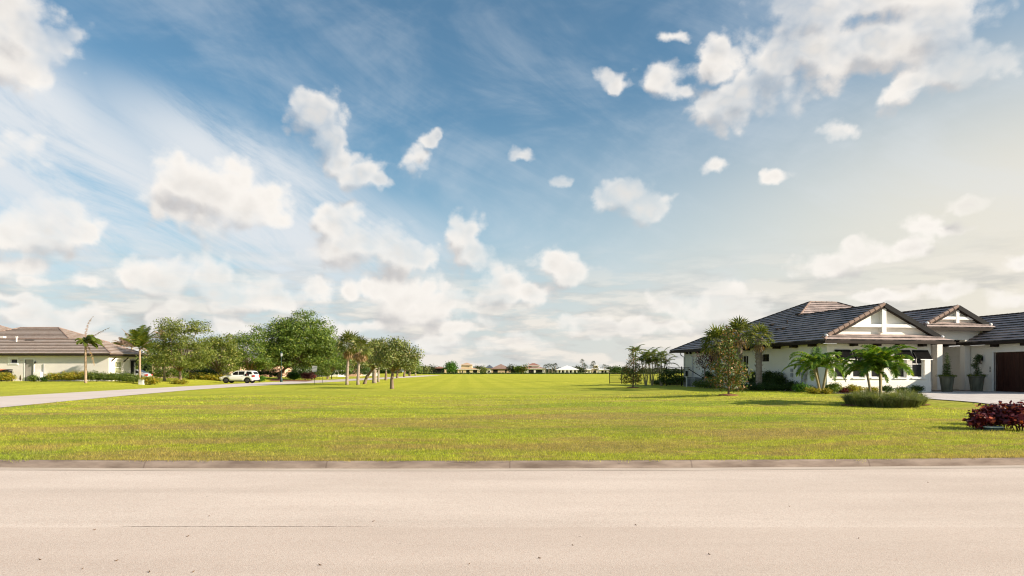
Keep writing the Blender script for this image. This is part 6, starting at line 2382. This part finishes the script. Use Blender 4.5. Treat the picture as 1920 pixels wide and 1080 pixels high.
# tree stake, valve post and low units left of the purple tree
q0, q1 = wp(1291, 692, 58), gp(1304, 723)
mb = MB()
mb.bar((q0.x, 58, q0.z), (q1.x, 58.5, q1.z), 0.06)
mb.lathe((q0.x, 58, q0.z - 0.02), [(0.04, 0), (0.045, 0.03), (0.01, 0.05)], 6)
tag(mb.build('support_strut', M['black']), 'leaning dark strut between the low hedge and the side wall', 'strut')
mb = MB()
q = on((1287.5 - 960) / F * 59, 59)
r = thing('filter_post', 'dark box on a pale post beside the leaning strut', 'post', q)
mb.tube([(0, 0, -.1), (0, 0, 1.1)], 0.04, 8)
mb.build('post', M['pale_metal'], r)
mb = MB()
mb.box(-.09, .09, -.08, .08, 0.95, 1.40)
mb.build('box', M['black'], r)
for j, (px, lab) in enumerate(((1292, 'grey air conditioning unit at the back of the side wall'), (1306, 'second grey air conditioning unit nearer the purple tree'), (1332, 'third grey unit behind the bronze tree'))):
    qh = hl(px, 714, 'u', -0.8)
    g = local_to_world((-0.8, qh.y))
    r = thing('air_conditioner', lab, 'air conditioner', on(g.x, g.y), HR, 'air conditioning units by the side wall')
    mb = MB()
    mb.box(-.38, .38, -.38, .38, 0, .78)
    mb.build('casing', M['grey_metal'], r)
    mb = MB()
    for k_ in range(9):
        mb.box(-.385, -.381, -.34, .34, .08 + k_ * .075, .11 + k_ * .075)
        mb.box(-.34, .34, -.385, -.381, .08 + k_ * .075, .11 + k_ * .075)
    mb.build('grille', M['black'], r)
    mb = MB()
    mb.lathe((0, 0, .781), [(.33, 0), (.33, .03), (.08, .05)], 16)
    mb.build('fan_guard', M['black'], r)

# three-stemmed palm at the house corner
g = gp(1540, 738.5)
kk = g.y / F
tips = [((1525 - 1540) * kk, -0.1, 47 * kk), ((1533.5 - 1540) * kk, 0.25, 50 * kk), ((1551 - 1540) * kk, 0.0, 49 * kk)]
palm_clump(g, tips, 'three stemmed palm with arching fronds at the front corner of the house', 280, 'frond_lush', 'clumping_palm', 2.0, 12, 0.42, 0.075, 70, 2.2, 0.6, 36, 0.05)

# palm and ornamental grass island
gi = gp(1640, 757)
kk = gi.y / F
palm_clump(gp(1637, 757), [((1627 - 1637) * kk, 0.1, 62 * kk)], 'left single palm rising from the grass island', 281, 'frond_lush', 'clumping_palm', 1.25, 11, 0.34, 0.055, 62, 2.2, 0.6, 32, 0.045)
palm_clump(gp(1651, 757), [((1650 - 1651) * kk, 0.0, 62 * kk), ((1660 - 1651) * kk, 0.35, 66 * kk)], 'right and fuller palm rising from the grass island', 282, 'frond_lush', 'clumping_palm', 1.65, 13, 0.46, 0.055, 76, 2.0, 0.55, 36, 0.055)


def grass_clump(base, r_, h, label, seed, n=1500):
    rng = np.random.default_rng(seed)
    root = thing('ornamental_grass', label, 'grass clump', base, 0, 'fine grass clumps of the palm island')
    vs, fs = [], []
    for i in range(n):
        a = rng.uniform(0, 2 * pi)
        rr = r_ * 0.42 * sqrt(rng.random())
        L = h * rng.uniform(0.6, 1.15)
        la = a + rng.normal() * 0.5
        ln = rng.uniform(0.1, 1.15)
        p0 = Vector((cos(a) * rr, sin(a) * rr, -0.02))
        p1 = p0 + Vector((cos(la) * ln * L * 0.4, sin(la) * ln * L * 0.4, L * 0.62))
        p2 = p1 + Vector((cos(la) * ln * L * 0.62, sin(la) * ln * L * 0.62, L * (0.42 - 0.5 * ln)))
        s = Vector((-sin(la + 0.6), cos(la + 0.6), 0)) * 0.008
        o_ = len(vs)
        vs += [p0 - s, p0 + s, p1 + s, p1 - s, p2]
        fs += [(o_, o_ + 1, o_ + 2, o_ + 3), (o_ + 3, o_ + 2, o_ + 4)]
    mb = MB()
    mb.add(vs, fs)
    mb.build('blades', M['muhly'], root)
    return root


spots = [(1603, 759, 'leftmost fine grass clump of the palm island'), (1616, 761, 'second fine grass clump from the left on the palm island'), (1630, 762, 'fine grass clump just left of the palm stems'), (1621, 756, 'fine grass clump behind the left palm stem'),
         (1655, 763.5, 'fine grass clump just right of the palm stems'), (1671, 764, 'dark fine grass clump right of the palm stems'), (1689, 764, 'broad fine grass clump in the right half of the island'),
         (1706, 763.5, 'second last fine grass clump on the right of the island'), (1717, 760, 'rightmost fine grass clump of the palm island'), (1697, 757, 'fine grass clump at the back right of the island'), (1665, 757, 'fine grass clump behind the fuller palm'), (1643, 757, 'fine grass clump at the foot of the palms')]
for j, (px, py, lab) in enumerate(spots):
    grass_clump(gp(px, py), 0.75, 0.60 + 0.12 * sin(j * 2.3), lab, 290 + j, 1150)
mb = MB()
# mulch under the island
gm = gp(1660, 760)
sheet('mulch_bed', [(gm.x + 1.9 * cos(t_) , gm.y + 0.75 * sin(t_)) for t_ in [i * pi / 10 for i in range(20)]], M['mulch'], 0.03, 0.5)

# planters with topiary
for j, (px, py, pw_, lab) in enumerate(((1775.5, 736, 0.84, 'left mossy planter with slim conical shrub before the entry columns'), (1831, 736.5, 0.90, 'right mossy planter with twisted topiary beside the garage wall'))):
    Y = 45.4 if j == 0 else 46.0
    x_ = (px - 960) / F * Y
    b_ = Vector((x_, Y, gz(x_, Y) + 0.035))
    r = thing('planter', lab, 'planter', b_, HR, 'tall planters at the entry')
    mb = MB()
    nseg = 24
    prof_ = [(0.30, 0), (0.33, 0.04), (0.31, 0.10), (0.40, 0.92), (0.45, 0.95), (0.45, 1.04), (0.36, 1.04), (0.34, 0.94)]
    vs, fs = [], []
    for (rr, z) in prof_:
        for i in range(nseg):
            a = 2 * pi * i / nseg
            q = rr * pw_ / 0.84 * (1 + (0.05 if (i % 2 and 0.1 <= z <= 0.92) else 0))
            vs.append((q * cos(a), q * sin(a), z))
    for i in range(len(prof_) - 1):
        for q in range(nseg):
            a, b3 = i * nseg + q, i * nseg + (q + 1) % nseg
            fs.append((a, b3, b3 + nseg, a + nseg))
    fs.append(tuple(range(nseg))[::-1])
    fs.append(tuple((len(prof_) - 1) * nseg + q for q in range(nseg)))
    mb.add(vs, fs)
    mb.build('pot', M['planter'], r)
    rng = np.random.default_rng(300 + j)
    if j == 0:
        blobs = [((0, 0, 1.05 + 0.16 * i), (0.26 * (1 - i / 10.5) + 0.03,) * 2 + (0.12,)) for i in range(10)]
    else:
        blobs = [((0.10 * sin(i * 1.0), 0, 1.1 + 0.16 * i), (0.20 + 0.05 * sin(i * 2.1),) * 2 + (0.12,)) for i in range(9)]
        blobs += [((0.28, 0, 2.35), (0.16, 0.16, 0.12))]
    P_, N_, S_ = clumps(blobs, rng, 0.8, 9, 0.05, 0.055, 0.2)
    blobs2 = [((0.42 * cos(a), 0.42 * sin(a), 1.06), (0.14, 0.14, 0.08)) for a in [i * pi / 4 for i in range(8)]]
    Pb_, Nb_, Sb_ = clumps(blobs2, rng, 0.8, 9, 0.05, 0.06, 0.2)
    fo = thing('topiary', ['slim conical evergreen growing in the left planter', 'twisted evergreen topiary growing in the right planter'][j], 'shrub', b_, HR)
    leaf_mesh('foliage', P_, N_, S_, M['hedge'], fo, rng, 0.5)
    leaf_mesh('trailing_leaves', Pb_, Nb_, Sb_, M['hedge_mid'], fo, rng, 0.5)
    mb = MB()
    mb.tube([(0, 0, 0.9), (0.03, 0, 1.5), (0, 0, 2.3)], [0.04, 0.03, 0.01], 6)
    mb.build('stem', M['bark'], fo)

# dark-red coleus bed
rng = np.random.default_rng(77)


def coleus(base, w_, d_, h, label, seed, leaf=0.13, k=1.0):
    rng = np.random.default_rng(seed)
    rnd = random.Random(seed)
    r = thing('red_leaved_shrub', label, 'shrub', base, 0, 'dark red leaved shrubs near the kerb')
    blobs = []
    tb = MB()
    for i in range(14):
        a = i * 2.4
        rr = sqrt(i / 14) * 0.42
        c = (cos(a) * rr * w_, sin(a) * rr * d_, h * rnd.uniform(0.28, 0.82))
        blobs.append((c, (w_ * 0.18, d_ * 0.18, h * 0.24)))
        tb.tube([(c[0] * .5, c[1] * .5, -0.05), c], [0.012, 0.006], 5)
    tb.build('stems', M['bark_dark'], r)
    P_, N_, S_ = clumps(blobs, rng, 1.1 * k, 5, leaf * 0.5, leaf, 0.9)
    P_[:, 2] = np.maximum(P_[:, 2], 0.03)
    leaf_mesh('foliage', P_, N_, S_, M['coleus'], r, rng, 0.62)
    return r


coleus(gp(1837, 806), 0.62, 0.5, 0.42, 'small dark red shrub at the left end of the red bed', 310, 0.11)
coleus(gp(1868, 806) + Vector((0, 0.35, 0)), 0.75, 0.7, 0.60, 'dark red shrub behind the round green lid', 311)
coleus(gp(1893, 806) + Vector((0, 0.2, 0)), 0.8, 0.7, 0.66, 'taller dark red shrub right of the round green lid', 312)
coleus(gp(1922, 808) + Vector((0, 0.1, 0)), 0.9, 0.7, 0.66, 'dark red shrub cut by the right edge of the picture', 313)
coleus(gp(1900, 800) + Vector((0, 0.5, 0)), 0.9, 0.8, 0.72, 'dark red shrub at the back of the red bed', 314)
# valve box lid
g = gp(1864, 807)
r = thing('valve_box', 'round valve box with pale green lid beside the red leaved bed', 'valve box', g + Vector((0, 0.1, 0)))
mb = MB()
mb.lathe((0, 0, -0.05), [(0.28, 0), (0.25, 0.12), (0.25, 0.125)], 20)
mb.build('ring', M['green_metal'], r)
mb = MB()
mb.lathe((0, 0, 0.0755), [(0.27, 0), (0.27, 0.015), (0.24, 0.024), (0.05, 0.028)], 20)
mb.build('lid', M['lid'], r)

oak(on(25.0, 12.8), 3310, 3620, 310, 610, 'tree outside the right edge whose shadow crosses the lawn by the kerb', 320, 'oak', 12, 0.5, 14, 0.2, 0.16)

# leaf litter on the road
rnd = random.Random(5)
LP = [(1020, 844), (1192, 985), (1012, 1047), (75, 1050), (155, 1067), (280, 1073), (218, 1052), (362, 1073), (392, 968), (880, 1058), (1074, 1023), (352, 1006), (177, 994), (700, 978), (1480, 950), (1610, 1010), (600, 1060), (1740, 905), (1330, 1040)]
side_ = lambda px: 'far left' if px < 200 else 'left' if px < 500 else 'centre left' if px < 850 else 'centre' if px < 1250 else 'right' if px < 1650 else 'far right'
dep_ = lambda py: 'at the bottom edge' if py > 1055 else 'in the near lane' if py > 1000 else 'by the joint' if py > 955 else 'in the far lane'
LLAB = []
for px, py in LP:
    s_ = 'tiny dry brown leaf on the pale road, %s, %s' % (side_(px), dep_(py))
    while s_ in LLAB:
        s_ = s_.replace('tiny dry brown leaf', 'another tiny dry leaf') if 'another' not in s_ else s_.replace('another tiny dry leaf', 'third tiny dry leaf')
    LLAB.append(s_)
for j, (px, py) in enumerate(LP):
    g = gp(px, py) if py < 860 else Vector(((px - 960) / F * (EYE * F / (py - HOR)), EYE * F / (py - HOR), 0.0))
    if py < 860:
        continue
    L = rnd.uniform(0.008, 0.017)
    a = rnd.uniform(0, pi)
    mb = MB()
    d = Vector((cos(a), sin(a), 0)) * L
    s = Vector((-sin(a), cos(a), 0)) * L * 0.35
    mb.prism([-d, -d * .2 + s, d * .5 + s * .7, d + Vector((0, 0, .008)), d * .4 - s * .8, -d * .4 - s], (0, 0, 0.003))
    o = mb.build('fallen_leaf', M['dirt'])
    o.location = g + Vector((0, 0, 0.003))
    tag(o, LLAB[j], 'leaf', 'dry leaves scattered on the road')
